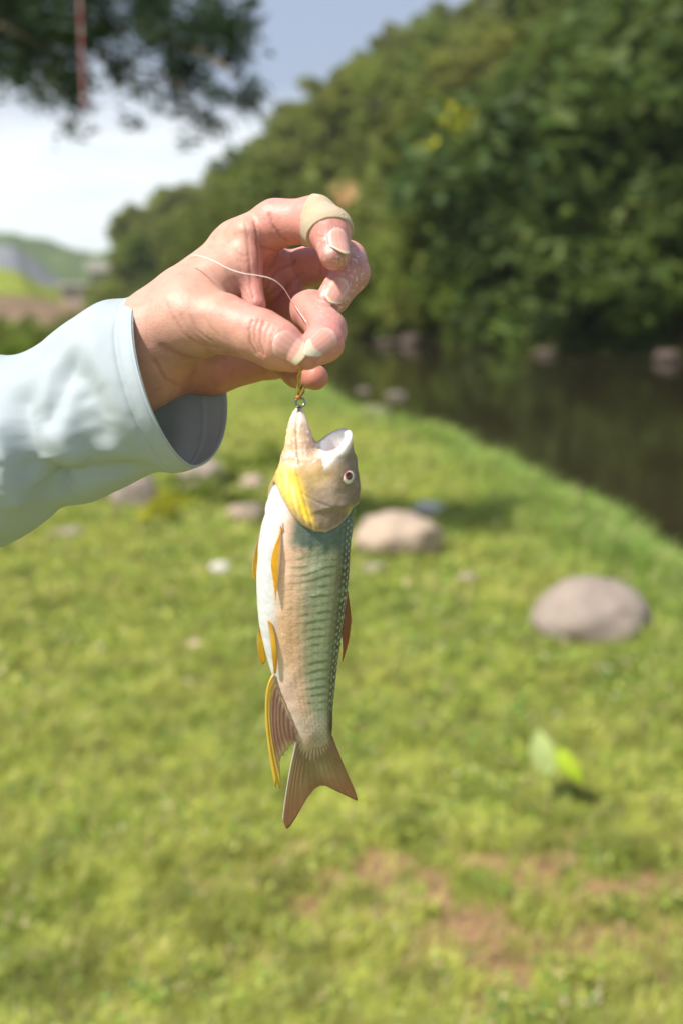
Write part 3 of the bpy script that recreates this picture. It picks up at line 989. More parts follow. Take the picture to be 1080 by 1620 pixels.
# relief: gill cover stands proud, scales, groove of the cheek plate, jaw groove
disp = 0.95 * sstep(-0.5, 2.0, gd) * (1 - sstep(10, 60, gd)) * sstep(640, 760, fpy)
disp -= 0.45 * np.exp(-np.square((gd + 3) / 3.0)) * (fpy > 700)
disp -= 0.30 * np.exp(-np.square((fpy - po_y) / 2.2)) * (fpx > 478) * (fpx < 560)
fo = np.exp(-np.square((gd - 10) / 6.0)) * (fpx < 505)
disp += 0.25 * fo
sc_s, sc_t = fpy / 10.5, th / 0.17
row = np.floor(sc_t)
us = (sc_s + 0.5 * (row % 2)) % 1 - 0.5
ut = sc_t % 1 - 0.5
body_m = sstep(-2, -8, gd) if False else (1 - sstep(-8, -2, gd)) * (1 - sstep(1165, 1185, fpy))
disp += body_m * 0.055 * (1 - sstep(0.15, 0.5, np.sqrt(us ** 2 + ut ** 2))) * (th < 2.3)
spot = np.exp(-(np.square(us / 0.2) + np.square(ut / 0.26)))
disp += body_m * spot * 0.2 * (th < 0.95)
jawm = (fpy < 735) & (fpx < 500)
gl = np.interp(fpy, [645, 665, 690, 720, 745], [472, 470, 469, 472, 476])
disp -= jawm * 0.8 * np.exp(-np.square((fpx - gl) / 2.6))
disp -= 0.55 * np.exp(-(np.square((fpx - 462) / 4) + np.square((fpy - 702) / 14)))
pim = sstep(0.68, 0.8, vnoise(FV / 0.95, 4))
disp += jawm * pim * 0.18
for k in range(4):                                                    # folded skin of the throat
    yy = 742 + k * 3
    disp -= 0.4 * np.exp(-np.square((fpx - (449 + k * 9 - (fpy - 770) * -0.28)) / 1.8)) * sstep(735, 755, fpy) * sstep(-2, 10, gd)
disp += (fbm(FV / 2.4, 71, 3) - 0.5) * 0.28 * (gd > 0) + (fbm(FV / 7.0, 72, 2) - 0.5) * 0.7
FV2 = FV + FN * disp[:, None]

# colours of the skin, by place on the body
def fb(cx, cy, rx, ry, rot=0.0):
    c, s = math.cos(rot), math.sin(rot)
    x, y = fpx - cx, fpy - cy
    return np.exp(-(np.square((x * c + y * s) / rx) + np.square((-x * s + y * c) / ry)))
nz = fbm(FV / 3.0, 41, 4)
nf = fbm(FV / 0.9, 42, 3)
FC = np.tile(np.array([0.62, 0.47, 0.36]), (len(FV), 1))
FC = cl(FC, [0.76, 0.48, 0.32], sstep(0.20, 0.30, q) * (1 - sstep(0.42, 0.6, q)))
FC = cl(FC, [0.46, 0.48, 0.30], sstep(0.38, 0.70, q) * 0.95)
FC = cl(FC, [0.24, 0.215, 0.12], sstep(0.70, 0.92, q))
FC = cl(FC, [0.055, 0.050, 0.026], sstep(0.83, 0.97, q))
FC = cl(FC, [0.62, 0.36, 0.19], 0.75 * fb(452, 1005, 26, 62, 0.08))
FC = cl(FC, [0.66, 0.44, 0.36], 0.6 * fb(455, 1100, 24, 40))
FC = cl(FC, [0.50, 0.40, 0.32], sstep(1110, 1150, fpy) * 0.7 * (1 - sstep(0.7, 0.95, q)))
FC = cl(FC, [0.19, 0.22, 0.15], 0.7 * fb(504, 1172, 12, 11))
FC = cl(FC, [0.42, 0.30, 0.18], sstep(1150, 1185, fpy) * 0.9)
# green-grey bars across the flank
wob = (fbm(np.stack([fpx / 40, fpy / 60], 1), 51, 2) - 0.5) * 15 + (fpx - 500) * 0.14
per = 13.0
sph = ((fpy + wob) / per) % 1 - 0.5
bar = np.exp(-np.square(sph / 0.17)) * (0.35 + 0.9 * sstep(0.38, 0.62, fbm(np.stack([fpx / 16, fpy / 9], 1), 52, 3)))
bar *= sstep(862, 900, fpy) * (1 - sstep(1105, 1140, fpy))
lim = np.interp(fpy, [870, 950, 1020, 1130], [0.30, 0.42, 0.52, 0.35])
bar *= sstep(lim - 0.1, lim + 0.18, q)
FC = cl(FC, [0.155, 0.22, 0.105], np.clip(bar * 1.15, 0, 1) * 0.88)
fine = np.exp(-np.square((((fpy + wob * 1.3) / 10.7) % 1 - 0.5) / 0.12)) * sstep(0.2, 0.3, q) * (1 - sstep(0.5, 0.7, q)) * sstep(880, 900, fpy) * (1 - sstep(960, 1010, fpy))
FC = cl(FC, [0.42, 0.34, 0.26], fine * 0.5)
# teal shoulder
FC = cl(FC, [0.085, 0.13, 0.10], 0.95 * (1 - sstep(858, 884, fpy + 10 * (nz - 0.5) * 2)) * sstep(0.24, 0.42, q) * (gd < 0))
# belly
bw = np.interp(fpy, [770, 800, 860, 920, 980, 1000, 1050, 1080], [0.28, 0.25, 0.20, 0.18, 0.16, 0.11, 0.10, 0.05])
FC = cl(FC, [0.52, 0.52, 0.52], (1 - sstep(bw - 0.06, bw + 0.10, q + 0.05 * (nz - 0.5))) * (1 - sstep(1070, 1090, fpy)))
FC = cl(FC, [0.76, 0.52, 0.42], 0.5 * fb(446, 850, 8, 26))
# pale scale dots along the back
FC = cl(FC, [0.58, 0.55, 0.42], np.clip(spot * body_m * (1 - sstep(0.6, 1.05, th)) * sstep(810, 830, fpy) * (1 - sstep(1090, 1160, fpy)), 0, 1) * 0.85)
FC = FC * (0.9 + 0.2 * nz)[:, None]
rr_ = np.sqrt(np.square(us - 0.28) + np.square(ut))
FC = FC * (1 - 0.22 * body_m * np.exp(-np.square((rr_ - 0.5) / 0.09)) * (th < 2.2) * sstep(0.15, 0.3, q))[:, None]
FC = cl(FC, [0.75, 0.70, 0.58], body_m * sstep(0.80, 0.86, vnoise(FV / 0.7, 99)) * np.exp(-np.square((q - 0.28) / 0.12)) * sstep(930, 980, fpy) * 0.7)  # wet sparkle on the lower flank, painted into the colour as bright specks
# head
hm = sstep(-0.5, 1.5, gd)
HD = np.tile(np.array([0.26, 0.18, 0.115]), (len(FV), 1))
HD = cl(HD, [0.17, 0.125, 0.085], sstep(515, 558, fpx) * 0.9)
HD = cl(HD, [0.42, 0.32, 0.26], 0.7 * fb(515, 770, 26, 22))
HD = cl(HD, [0.24, 0.19, 0.15], 0.7 * fb(515, 800, 34, 6, 0.15))
HD = cl(HD, [0.56, 0.37, 0.14], 0.85 * fb(500, 752, 26, 22))
HD = cl(HD, [0.80, 0.53, 0.05], np.clip(1.25 * np.maximum(fb(462, 770, 17, 42, -0.35), fb(480, 806, 9, 26, -0.5)), 0, 1))
HD = cl(HD, [0.84, 0.70, 0.30], 0.8 * np.maximum(fb(464, 778, 5, 20, -0.2), fb(453, 760, 4, 18, -0.1)))
HD = cl(HD, [0.60, 0.40, 0.27], sstep(742, 722, fpy) * 0 + (1 - sstep(705, 760, fpy)) * (1 - sstep(478, 520, fpx)))
HD = cl(HD, [0.70, 0.58, 0.52], (1 - sstep(650, 690, fpy)) * (1 - sstep(480, 505, fpx)) * 0.75)
HD = cl(HD, [0.48, 0.26, 0.13], 0.55 * fb(460, 705, 8, 22))
HD = cl(HD, [0.74, 0.62, 0.30], 0.5 * fb(455, 692, 5, 10))
HD = cl(HD, [0.76, 0.62, 0.55], jawm * pim * 0.5)
pl_v = (FV - M1) @ MPN
cr_v = loft(FV, "c")
near_mouth = (loft(FV, "c") < 2.2)
lipm = np.exp(-np.square((pl_v + 0.6) / 1.7)) * near_mouth * (fpy < 745)
HD = cl(HD, [0.78, 0.70, 0.62], np.clip(lipm * 1.2, 0, 1))
inm = (cr_v < -1.2) * sstep(-16, -1.5, pl_v) * (fpy < 760)
HD = cl(HD, [0.86, 0.80, 0.78], inm)
HD = cl(HD, [0.50, 0.34, 0.23], 0.8 * np.exp(-np.square((gd - 2) / 2.2)))        # brown edge of the gill cover
HD = cl(HD, [0.72, 0.56, 0.20], 0.5 * fb(552, 812, 5, 12))
HD = HD * (0.86 + 0.28 * nz)[:, None] * (0.92 + 0.16 * nf)[:, None]
# the belly side of the throat, left of the gill cover
FC = cl(FC, [1, 1, 1], hm * 0)
FC = FC * (1 - hm)[:, None] + HD * hm[:, None]
FC = np.clip(FC * 1.12, 0.01, 0.9)

def fish_material():
    m, nt, b, o = mat_new("fish_skin")
    a = n_attr(nt)
    no = n_noise(nt, 900.0, 3.0)
    r = n_ramp(nt, no.outputs["Fac"], [(0.3, (0.9, 0.9, 0.9)), (0.7, (1.05, 1.05, 1.05))])
    c = n_mixc(nt, 1.0, a.outputs["Color"], r.outputs[0], 'MULTIPLY')
    nt.links.new(c, b.inputs["Base Color"])
    b.inputs["Roughness"].default_value = 0.42
    b.inputs["Specular IOR Level"].default_value = 0.3
    b.inputs["Subsurface Weight"].default_value = 0.18
    b.inputs["Subsurface Radius"].default_value = (1.0, 0.6, 0.4)
    b.inputs["Subsurface Scale"].default_value = 0.002
    b.inputs["Coat Weight"].default_value = 0.18
    b.inputs["Coat Roughness"].default_value = 0.16
    rr = n_ramp(nt, n_noise(nt, 420.0, 4.0, 0.7).outputs["Fac"], [(0.35, (0.26,) * 3), (0.65, (0.55,) * 3)])
    nt.links.new(rr.outputs[0], b.inputs["Roughness"])
    n2 = n_noise(nt, 1100.0, 3.0)
    n_bump(nt, b, n2.outputs["Fac"], 0.25, 0.0004)
    return m
M_FISH = fish_material()
fish = empty("fish", mm2w(fpt(474, 648)),
             "small olive and white river fish with yellow fins hanging head up from a lure", "fish")
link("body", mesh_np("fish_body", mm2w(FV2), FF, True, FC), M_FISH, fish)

# eyes: eyeball > iris, pupil
def sphere_cap(c, axis, R, ang, n=28, m=10, flat=1.0):
    axis = axis / np.linalg.norm(axis)
    u = np.cross(axis, [0, 0, 1.0]); u /= np.linalg.norm(u); w = np.cross(axis, u)
    V = [c + axis * R * flat]
    for k in range(1, m + 1):
        t = ang * k / m
        for j in range(n):
            f = 2 * math.pi * j / n
            V.append(c + axis * R * math.cos(t) * flat + R * math.sin(t) * (math.cos(f) * u + math.sin(f) * w))
    F = [(0, 1 + j, 1 + (j + 1) % n) for j in range(n)]
    for k in range(m - 1):
        for j in range(n):
            a_, b_ = 1 + k * n + j, 1 + k * n + (j + 1) % n
            F.append((a_, a_ + n, b_ + n, b_))
    F = [f[::-1] for f in F]
    return np.array(V), F
def wet_mat(name, c, rough=0.08):
    m = plain_mat(name, c, rough, noise=900.0, var=0.12)
    m.node_tree.nodes["Principled BSDF"].inputs["Coat Weight"].default_value = 0.6
    m.node_tree.nodes["Principled BSDF"].inputs["Coat Roughness"].default_value = 0.04
    return m
M_EYEW = wet_mat("eye_white", (0.66, 0.62, 0.56)); M_IRIS = wet_mat("eye_iris", (0.50, 0.12, 0.03)); M_PUP = wet_mat("eye_pupil", (0.006, 0.005, 0.005))
M_RIM = wet_mat("eye_socket_skin", (0.17, 0.12, 0.09), 0.35)
es = front_points(FV2, rpx, rpy, [(552, 755), (553, 756)], 1, 3)[0]
eax = np.array([0.42, -0.90, 0.05]); eax /= np.linalg.norm(eax)
ec = es - eax * 1.7
for side in (0, 1):
    def mr(V):
        if side == 0:
            return V
        a_, n_, _, _ = fish_local(V)
        return V - 2 * n_[:, None] * NV
    flip = (lambda F: F) if side == 0 else (lambda F: [f[::-1] for f in F])
    V, F = sphere_cap(ec, eax, 3.4, 1.45, flat=0.75)
    eb = link("eye", mesh_np("eye", mm2w(mr(V)), flip(F)), M_EYEW, fish)
    ir_c = ec + eax * 0.12 + np.array([0.05, 0, 0.12])
    V, F = sphere_cap(ir_c, eax, 3.4, 0.56, flat=0.77)
    link("iris", mesh_np("iris", mm2w(mr(V)), flip(F)), M_IRIS, eb)
    V, F = sphere_cap(ir_c + eax * 0.10, eax, 3.4, 0.43, flat=0.78)
    link("pupil", mesh_np("pupil", mm2w(mr(V)), flip(F)), M_PUP, eb)
    u = np.cross(eax, [0, 0, 1.0]); u /= np.linalg.norm(u); w = np.cross(eax, u)
    rp = [ec + eax * 0.75 + 3.45 * (math.cos(f) * u + math.sin(f) * w) for f in np.linspace(0, 2 * math.pi, 33)]
    V, F = tube(rp, 0.42, 8, False)
    link("eyelid", mesh_np("eyelid", mm2w(mr(V)), flip(F)), M_RIM, eb)

# fins
def fin_material():
    m, nt, b, o = mat_new("fin_membrane")
    a = n_attr(nt)
    nt.links.new(a.outputs["Color"], b.inputs["Base Color"])
    b.inputs["Roughness"].default_value = 0.35
    b.inputs["Coat Weight"].default_value = 0.2
    tr = nt.nodes.new("ShaderNodeBsdfTranslucent")
    nt.links.new(a.outputs["Color"], tr.inputs["Color"])
    mx = nt.nodes.new("ShaderNodeMixShader"); mx.inputs[0].default_value = 0.45
    nt.links.new(b.outputs[0], mx.inputs[1]); nt.links.new(tr.outputs[0], mx.inputs[2])
    nt.links.new(mx.outputs[0], o.inputs["Surface"])
    n2 = n_noise(nt, 800.0, 2.0)
    n_bump(nt, b, n2.outputs["Fac"], 0.15, 0.0003)
    return m
M_FIN = fin_material()

def fin(name, base, mid, tip, rays, colf, thick=0.5, pleat=0.22, nu=None, ragged=0.0, label=None, swell=0.0, median=False):
    """base, mid, tip: lists of (px, py, mm towards the near flank); rays run base->tip"""
    nu = nu or rays * 6 + 1
    nv = 30
    def fm(px, py, off):                                              # on the fish's own median plane
        c_ = np.interp(py, BODY[:, 0], (BODY[:, 1] + BODY[:, 2]) / 2)
        return cmm(px, py, float(F0(py)) + math.tan(PHI) * (px - c_) * 0.27 - off)
    conv = lambda L: np.array([(fm if median else fpt)(*t) for t in L])
    B, Mi, T = (spline(conv(L), nu) for L in (base, mid, tip))
    u = np.linspace(0, 1, nu)[:, None]
    v = np.linspace(0, 1, nv)[None, :]
    if ragged:
        e = 1 - ragged * (np.abs(np.sin(u[:, 0] * math.pi * rays)) ** 3)
        T = Mi + (T - Mi) * e[:, None]
    w0, w1, w2 = (1 - v) * (1 - 2 * v), 4 * v * (1 - v), v * (2 * v - 1)
    S = B[:, None] * w0[..., None] + Mi[:, None] * w1[..., None] + T[:, None] * w2[..., None]
    F = grid_faces(nu, nv)
    N = vnormals(S.reshape(-1, 3), F).reshape(nu, nv, 3)
    ph = np.cos(u * 2 * math.pi * rays)
    S = S + N * (pleat * ph * (0.1 + 0.9 * v))[..., None]
    edge_ = 1 - np.abs(2 * u - 1) ** 6
    tk = (thick * (1 - 0.75 * v + (1.2 + swell * edge_) * (1 - v) ** 7) * (0.75 + 0.25 * ph)) * 0.5
    V = np.concatenate([(S + N * tk[..., None]).reshape(-1, 3), (S - N * tk[..., None]).reshape(-1, 3)])
    n1 = nu * nv
    ring = [i * nv for i in range(nu)] + [(nu - 1) * nv + j for j in range(1, nv)] + [i * nv + nv - 1 for i in range(nu - 2, -1, -1)] + [j for j in range(nv - 2, 0, -1)]
    R = np.array([(q_, p_, p_ + n1, q_ + n1) for p_, q_ in zip(ring, ring[1:] + ring[:1])])
    C = colf(np.repeat(u, nv, 1).ravel(), np.repeat(v, nu, 0).ravel(), np.repeat(ph, nv, 1).ravel())
    C = C * (0.9 + 0.2 * fbm(V[:n1] / 1.5, 61, 3))[:, None]
    return link(name, mesh_np(name, mm2w(V), np.concatenate([F, F[:, ::-1] + n1, R]), True, np.concatenate([C, C])), M_FIN, fish, label)

def ramp(stops):
    def f(u, v, ph, by='u'):
        x = u
        P = [s[0] for s in stops]
        return np.stack([np.interp(x, P, [s[1][k] for s in stops]) for k in range(3)], 1)
    return f

def tail_col(u, v, ph):
    c = np.tile(np.array([0.42, 0.27, 0.13]), (len(u), 1))
    c = cl(c, [0.48, 0.38, 0.17], np.exp(-np.square((u - 0.55) / 0.2)) * 0.8)
    c = cl(c, [0.46, 0.20, 0.10], sstep(0.55, 1.0, v) * 0.75)
    c = cl(c, [0.42, 0.30, 0.18], (1 - sstep(0.05, 0.4, v)) * 0.9)
    c = cl(c, [0.70, 0.62, 0.55], (1 - sstep(0.0, 0.035, u)) * 0.9)
    c = cl(c, [0.48, 0.17, 0.09], sstep(0.95, 1.0, u) * 0.8)
    return c * (0.96 + 0.05 * ph)[:, None]
fin("tail_fin",
    [(469.5, 1168, 0), (482, 1178, 0), (498, 1181, 0), (513, 1177, 0), (524.5, 1163, 0)],
    [(456, 1232, .2), (474, 1230, .1), (502, 1219, 0), (527, 1212, -.1), (541, 1204, -.2)],
    [(447, 1296, 1), (454, 1311, 1), (466, 1297, .8), (484, 1266, .5), (499, 1247, .2), (513, 1243, 0), (531, 1251, -.4), (552, 1261, -.8), (565, 1266, -1), (561, 1250, -1)],
    14, tail_col, 1.1, 0.06, swell=0.9, median=True)
def anal_col(u, v, ph):
    c = np.tile(np.array([0.48, 0.23, 0.13]), (len(u), 1))
    c = cl(c, [0.62, 0.46, 0.36], sstep(0.2, 0.9, ph) * 0.75)
    c = cl(c, [0.30, 0.13, 0.10], sstep(0.3, 0.9, -ph) * 0.6)
    c = cl(c, [0.74, 0.58, 0.28], sstep(0.75, 1.0, v) * 0.8)
    c = cl(c, [0.78, 0.55, 0.08], 1 - sstep(0.14, 0.28, u))
    return cl(c, [0.66, 0.50, 0.36], (1 - sstep(0, 0.12, v)) * 0.8)
fin("anal_fin",
    [(433, 1066, 2), (438, 1088, 2), (450, 1120, 2), (468, 1160, 2)],
    [(420, 1128, 4), (432, 1145, 4), (447, 1150, 3.5), (468, 1166, 2.5)],
    [(436, 1247, 6), (445, 1246, 6), (443, 1208, 5), (449, 1196, 4.5), (457, 1184, 4), (463, 1178, 3), (470, 1174, 2)],
    8, anal_col, 0.7, 0.30, ragged=0.10, median=True, label="ragged anal fin with bright yellow leading edge")
def yellow_col(u, v, ph):
    c = np.tile(np.array([0.95, 0.64, 0.06]), (len(u), 1))
    c = cl(c, [0.88, 0.50, 0.12], (1 - sstep(0.05, 0.4, v)) * 0.8)
    c = cl(c, [0.82, 0.62, 0.50], (1 - sstep(0.06, 0.22, u)) * (1 - sstep(0.55, 0.9, v)) * 0.9)
    return c * (0.94 + 0.08 * ph)[:, None]
def on_flank(L):
    """(px, py, mm clear of the near flank) -> offsets for fin()"""
    out = []
    for x, y, cl_ in L:
        P_ = front_points(FV2, rpx, rpy, [(x, y), (x + 0.5, y)], 1, 3.0)
        dep = P_[0][1] if len(P_) else float(F0(y)) - 12
        out.append((x, y, (float(F0(y)) - dep) / cphi + cl_))
    return out
fin("pectoral_fin", on_flank([(446, 826, -.5), (447, 831, -.5), (449, 838, -.5)]), on_flank([(443, 885, 1.3), (437, 882, .9), (432, 874, .5)]), on_flank([(436, 953, 1.3), (435, 935, 1.0), (431, 905, .6)]), 6, yellow_col, 0.7, 0.2)
fin("pectoral_fin", [(414, 836, -5), (416, 844, -6), (418, 855, -7)], [(401, 884, -9), (405, 882, -9), (410, 880, -9)], [(403, 918, -10), (406, 912, -10), (412, 900, -9.5)], 6, yellow_col, 0.6, 0.2)
fin("pelvic_fin", on_flank([(424, 980, -.5), (428, 983, -.5), (431, 988, -.5)]), on_flank([(429, 1025, 1.3), (433, 1024, 1.1), (437, 1020, .7)]), on_flank([(433, 1065, 1.4), (437, 1064, 1.2), (438, 1050, .8)]), 6, yellow_col, 0.6, 0.2)
fin("pelvic_fin", [(412, 985, -3), (414, 992, -4), (418, 1002, -5)], [(407, 1015, -6), (411, 1018, -6), (417, 1020, -6)], [(412, 1046, -7), (417, 1051, -7), (421, 1042, -7)], 6, yellow_col, 0.6, 0.2)
def dorsal_col(u, v, ph):
    c = np.tile(np.array([0.40, 0.17, 0.09]), (len(u), 1))
    c = cl(c, [0.62, 0.18, 0.05], sstep(0.4, 0.95, v) * 0.9)
    return c * (0.9 + 0.14 * ph)[:, None]
fin("dorsal_fin", [(549, 935, -1), (546, 960, -1), (543, 985, -1), (540, 1004, -1)], [(553, 962, -2), (552, 984, -2), (548, 1003, -2), (542, 1018, -1.5)],
    [(555, 985, -3), (551, 1014, -3), (545, 1036, -2.5), (541, 1048, -2)], 8, dorsal_col, 0.6, 0.2, median=True)

# ------------------------------------------------------------------ the lure and the line
M_GOLD = plain_mat("gilt_metal", (0.52, 0.36, 0.09), 0.30, 1.0, noise=500.0, var=0.35)
M_STEEL = plain_mat("dark_steel", (0.22, 0.23, 0.24), 0.25, 1.0, noise=600.0, var=0.3)
M_ORANGE = plain_mat("orange_bead", (0.45, 0.12, 0.02), 0.35, noise=600.0)
lure = empty("fishing_lure", mm2w(cmm(474, 640, -27)),
             "tiny gold lure on a steel ring between the fingertips and the fish", "lure")
def hero_tube(name, pts, r, mat, parent, n=10, label=None):
    V, F = tube(spline([cmm(*p) for p in pts], 24), r, n)
    return link(name, mesh_np(name, mm2w(V), F), mat, parent, label)
hero_tube("clip_wire", [(475, 580, -33), (474, 592, -32), (471, 608, -30), (470, 620, -29.5), (471, 630, -29)], 0.42, M_GOLD, lure)
hero_tube("clip_wire", [(477, 582, -31), (476, 596, -30), (473.5, 612, -29), (473, 624, -28.5)], 0.30, M_GOLD, lure)
bl = []
for t in np.linspace(0, 1, 12):
    cx, cy = 473 + 8 * t, 629 - 20 * t
    hw = 5.2 * math.sin(math.pi * min(1, t * 0.92 + 0.06)) ** 0.8
    for s in np.linspace(-1, 1, 7):
        bl.append(cmm(cx + s * hw * 0.9, cy + s * hw * 0.35, -28 - 1.4 * (1 - s * s)))
bl = np.array(bl)
bb = bl + np.array([0, 0.4, 0])
BFc = grid_faces(12, 7)
n1 = len(bl)
ring = [i * 7 for i in range(12)] + [77 + j for j in range(1, 7)] + [i * 7 + 6 for i in range(10, -1, -1)] + [j for j in range(5, 0, -1)]
Rr = np.array([(b_, a_, a_ + n1, b_ + n1) for a_, b_ in zip(ring, ring[1:] + ring[:1])])
link("spoon_blade", mesh_np("spoon_blade", mm2w(np.concatenate([bl, bb])), np.concatenate([BFc, BFc[:, ::-1] + n1, Rr])), M_GOLD, lure)
V, F = sphere_cap(cmm(471.5, 629, -29), np.array([0, -1.0, 0]), 1.0, 3.0, 14, 10)
link("bead", mesh_np("bead", mm2w(V), F), M_ORANGE, lure)
def ring_obj(name, cx, cy, dy, r, wire, tilt):
    a = np.linspace(0, 2 * math.pi, 41)
    P_ = [cmm(cx, cy, dy) + rmm(r) * np.array([math.cos(f), math.sin(f) * math.sin(tilt), math.sin(f) * math.cos(tilt)]) for f in a]
    V, F = tube(P_, wire, 8, False)
    link(name, mesh_np(name, mm2w(V), F), M_STEEL, lure)
ring_obj("split_ring", 475, 636, -28, 6.6, 0.36, 0.15)
ring_obj("split_ring", 475.3, 637, -27.4, 6.6, 0.36, 0.2)
V, F = tube([cmm(473, 641, -27), cmm(473, 646, -26.8), cmm(472.5, 655, -26.5)], [0.75, 0.6, 0.5], 10)
link("hook_eye", mesh_np("hook_eye", mm2w(V), F), M_STEEL, lure)
hero_tube("hook_eye", [(470, 641, -27.5), (471, 645, -28), (475, 647, -28), (477, 642, -27.5)], 0.4, M_STEEL, lure)

M_LINE = plain_mat("nylon_line", (0.78, 0.70, 0.66), 0.3, noise=300.0, var=0.1)
def on_hand(line, lift):
    P_ = front_points(HV, *proj(HV), line, 2.0, 2.5)
    return P_ + np.array([0, -lift, 0])
arc = spline([(299, 409), (306, 404), (318, 405), (336, 412), (360, 424), (385, 432), (412, 437), (432, 442), (446, 453), (456, 468), (464, 481)], 60)
ps = []
for k, (x, y) in enumerate(arc):
    t = k / 59
    ps.append(cmm(x, y, -14 - 16 * math.sin(math.pi * min(1, t * 0.9)) + 20 * sstep(0.8, 1, t)))
lo_ = on_hand([(464, 481), (474, 497), (484, 512)], 0.2)
ps = np.concatenate([np.array(ps), spline(lo_[::4], 12)])
wob_ = np.zeros_like(ps); wob_[:, 2] = np.sin(np.arange(len(ps)) * 0.4) * 0.12
V, F = tube(ps + wob_, 0.18, 8)
link("fishing_line", mesh_np("fishing_line", mm2w(V), F), M_LINE, None,
     "thin white fishing line curving across the hand to the pinched fingers", "fishing line")
V, F = sphere_cap(lo_[-1] + np.array([0, -0.1, 0]), np.array([0, -1.0, 0]), 0.5, 3.0, 12, 8)
# ------------------------------------------------------------------ trees
def leaf_material(name, c0, c1, trans=0.45, rough=0.55):
    m, nt, b, o = mat_new(name)
    oi = nt.nodes.new("ShaderNodeObjectInfo")
    a = n_attr(nt)
    mix = n_mixc(nt, oi.outputs["Random"], c0, c1)
    c = n_mixc(nt, 1.0, mix, a.outputs["Color"], 'MULTIPLY')
    nt.links.new(c, b.inputs["Base Color"])
    b.inputs["Roughness"].default_value = rough
    b.inputs["Specular IOR Level"].default_value = 0.25
    tr = nt.nodes.new("ShaderNodeBsdfTranslucent")
    nt.links.new(c, tr.inputs["Color"])
    mx = nt.nodes.new("ShaderNodeMixShader"); mx.inputs[0].default_value = trans
    nt.links.new(b.outputs[0], mx.inputs[1]); nt.links.new(tr.outputs[0], mx.inputs[2])
    nt.links.new(mx.outputs[0], o.inputs["Surface"])
    return m
M_BARK = plain_mat("bark", (0.10, 0.075, 0.05), 0.95, noise=6.0, var=0.5, bump=0.6)
M_LEAF_HILL = leaf_material("leaves_hill", (0.120, 0.165, 0.024), (0.205, 0.215, 0.040))
M_LEAF_BANK = leaf_material("leaves_bank", (0.060, 0.100, 0.024), (0.110, 0.155, 0.032))
M_LEAF_LIGHT = leaf_material("leaves_light", (0.46, 0.46, 0.03), (0.52, 0.50, 0.035))
M_LEAF_BUSH = leaf_material("leaves_bush", (0.15, 0.22, 0.03), (0.21, 0.27, 0.04))
M_LEAF_MID = leaf_material("leaves_mid", (0.10, 0.165, 0.028), (0.15, 0.22, 0.035))
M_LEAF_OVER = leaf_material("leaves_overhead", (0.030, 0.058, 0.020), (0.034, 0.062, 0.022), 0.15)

def leaf_quads(C, size, rs, up=0.4, aspect=0.5, spread=1.0):
    """rhombic leaves at C"""
    n = len(C)
    d = rs.normal(size=(n, 3)); d[:, 2] = d[:, 2] * 0.6 - 0.25; d /= np.linalg.norm(d, axis=1)[:, None]
    nr = rs.normal(size=(n, 3)) * spread; nr[:, 2] += up * 2
    nr -= d * np.sum(nr * d, 1)[:, None]; nr /= np.linalg.norm(nr, axis=1)[:, None] + 1e-9
    s = np.cross(nr, d)
    L = (size * rs.uniform(0.6, 1.35, n))[:, None]
    V = np.stack([C - d * L * 0.5, C + s * L * aspect * 0.5 + nr * L * 0.06, C + d * L * 0.5, C - s * L * aspect * 0.5 + nr * L * 0.06], 1).reshape(-1, 3)
    F = np.arange(n * 4).reshape(n, 4)
    return V, F

def crown_mesh(name, seed, nclump, nleaf, size, rad=(1, 1, 0.8), droop=0.0, tint=0.6):
    rs = np.random.default_rng(seed)
    cc = rs.normal(size=(nclump, 3)); cc /= np.linalg.norm(cc, axis=1)[:, None]
    cc *= (rs.uniform(0.35, 1.0, nclump) ** 0.5)[:, None]
    cc[:, 2] = np.maximum(cc[:, 2], -0.75)
    cr = rs.uniform(0.20, 0.42, nclump)
    k = rs.integers(0, nclump, nleaf)
    o = rs.normal(size=(nleaf, 3)); o /= np.linalg.norm(o, axis=1)[:, None]
    o *= (rs.uniform(0.5, 1.0, nleaf) ** 0.6)[:, None]
    P = cc[k] + o * cr[k][:, None] * np.array([1, 1, 0.75])
    P[:, 2] -= droop * np.linalg.norm(P[:, :2], axis=1) ** 2
    P *= np.array(rad)
    V, F = leaf_quads(P, size, rs)
    tc_ = (1 - tint / 2 + tint * rs.uniform(size=nclump))[k]
    C = np.repeat(np.stack([tc_ * rs.uniform(0.85, 1.2, nleaf), tc_, tc_ * 0.95], 1), 4, 0)
    return mesh_np(name, V, F, False, C)

def trunk_mesh(name, h, r, seed, lean=0.1, limbs=4, reach=0.6, crown_z=None):
    rs = np.random.default_rng(seed)
    pts = [np.array([0, 0, -0.4])]
    for t in np.linspace(0.2, 1, 5):
        pts.append(np.array([rs.normal() * lean * h * t * 0.4, rs.normal() * lean * h * t * 0.4, h * t]))
    P = spline(pts, 10)
    V, F = tube(P, np.linspace(r, r * 0.35, 10), 8)
    VV, FFs = [V], list(F)
    n = len(V)
    for k in range(limbs):
        a = rs.uniform(0, 2 * math.pi); b0 = P[rs.integers(5, 9)]
        q = b0 + np.array([math.cos(a) * h * reach * 0.5, math.sin(a) * h * reach * 0.5, h * 0.28])
        mid = (b0 + q) / 2 + np.array([0, 0, h * 0.04])
        V, F = tube(spline([b0, mid, q], 6), np.linspace(r * 0.4, r * 0.1, 6), 6)
        VV.append(V); FFs += [tuple(i + n for i in f) for f in F]; n += len(V)
    return mesh_np(name, np.concatenate(VV), FFs)

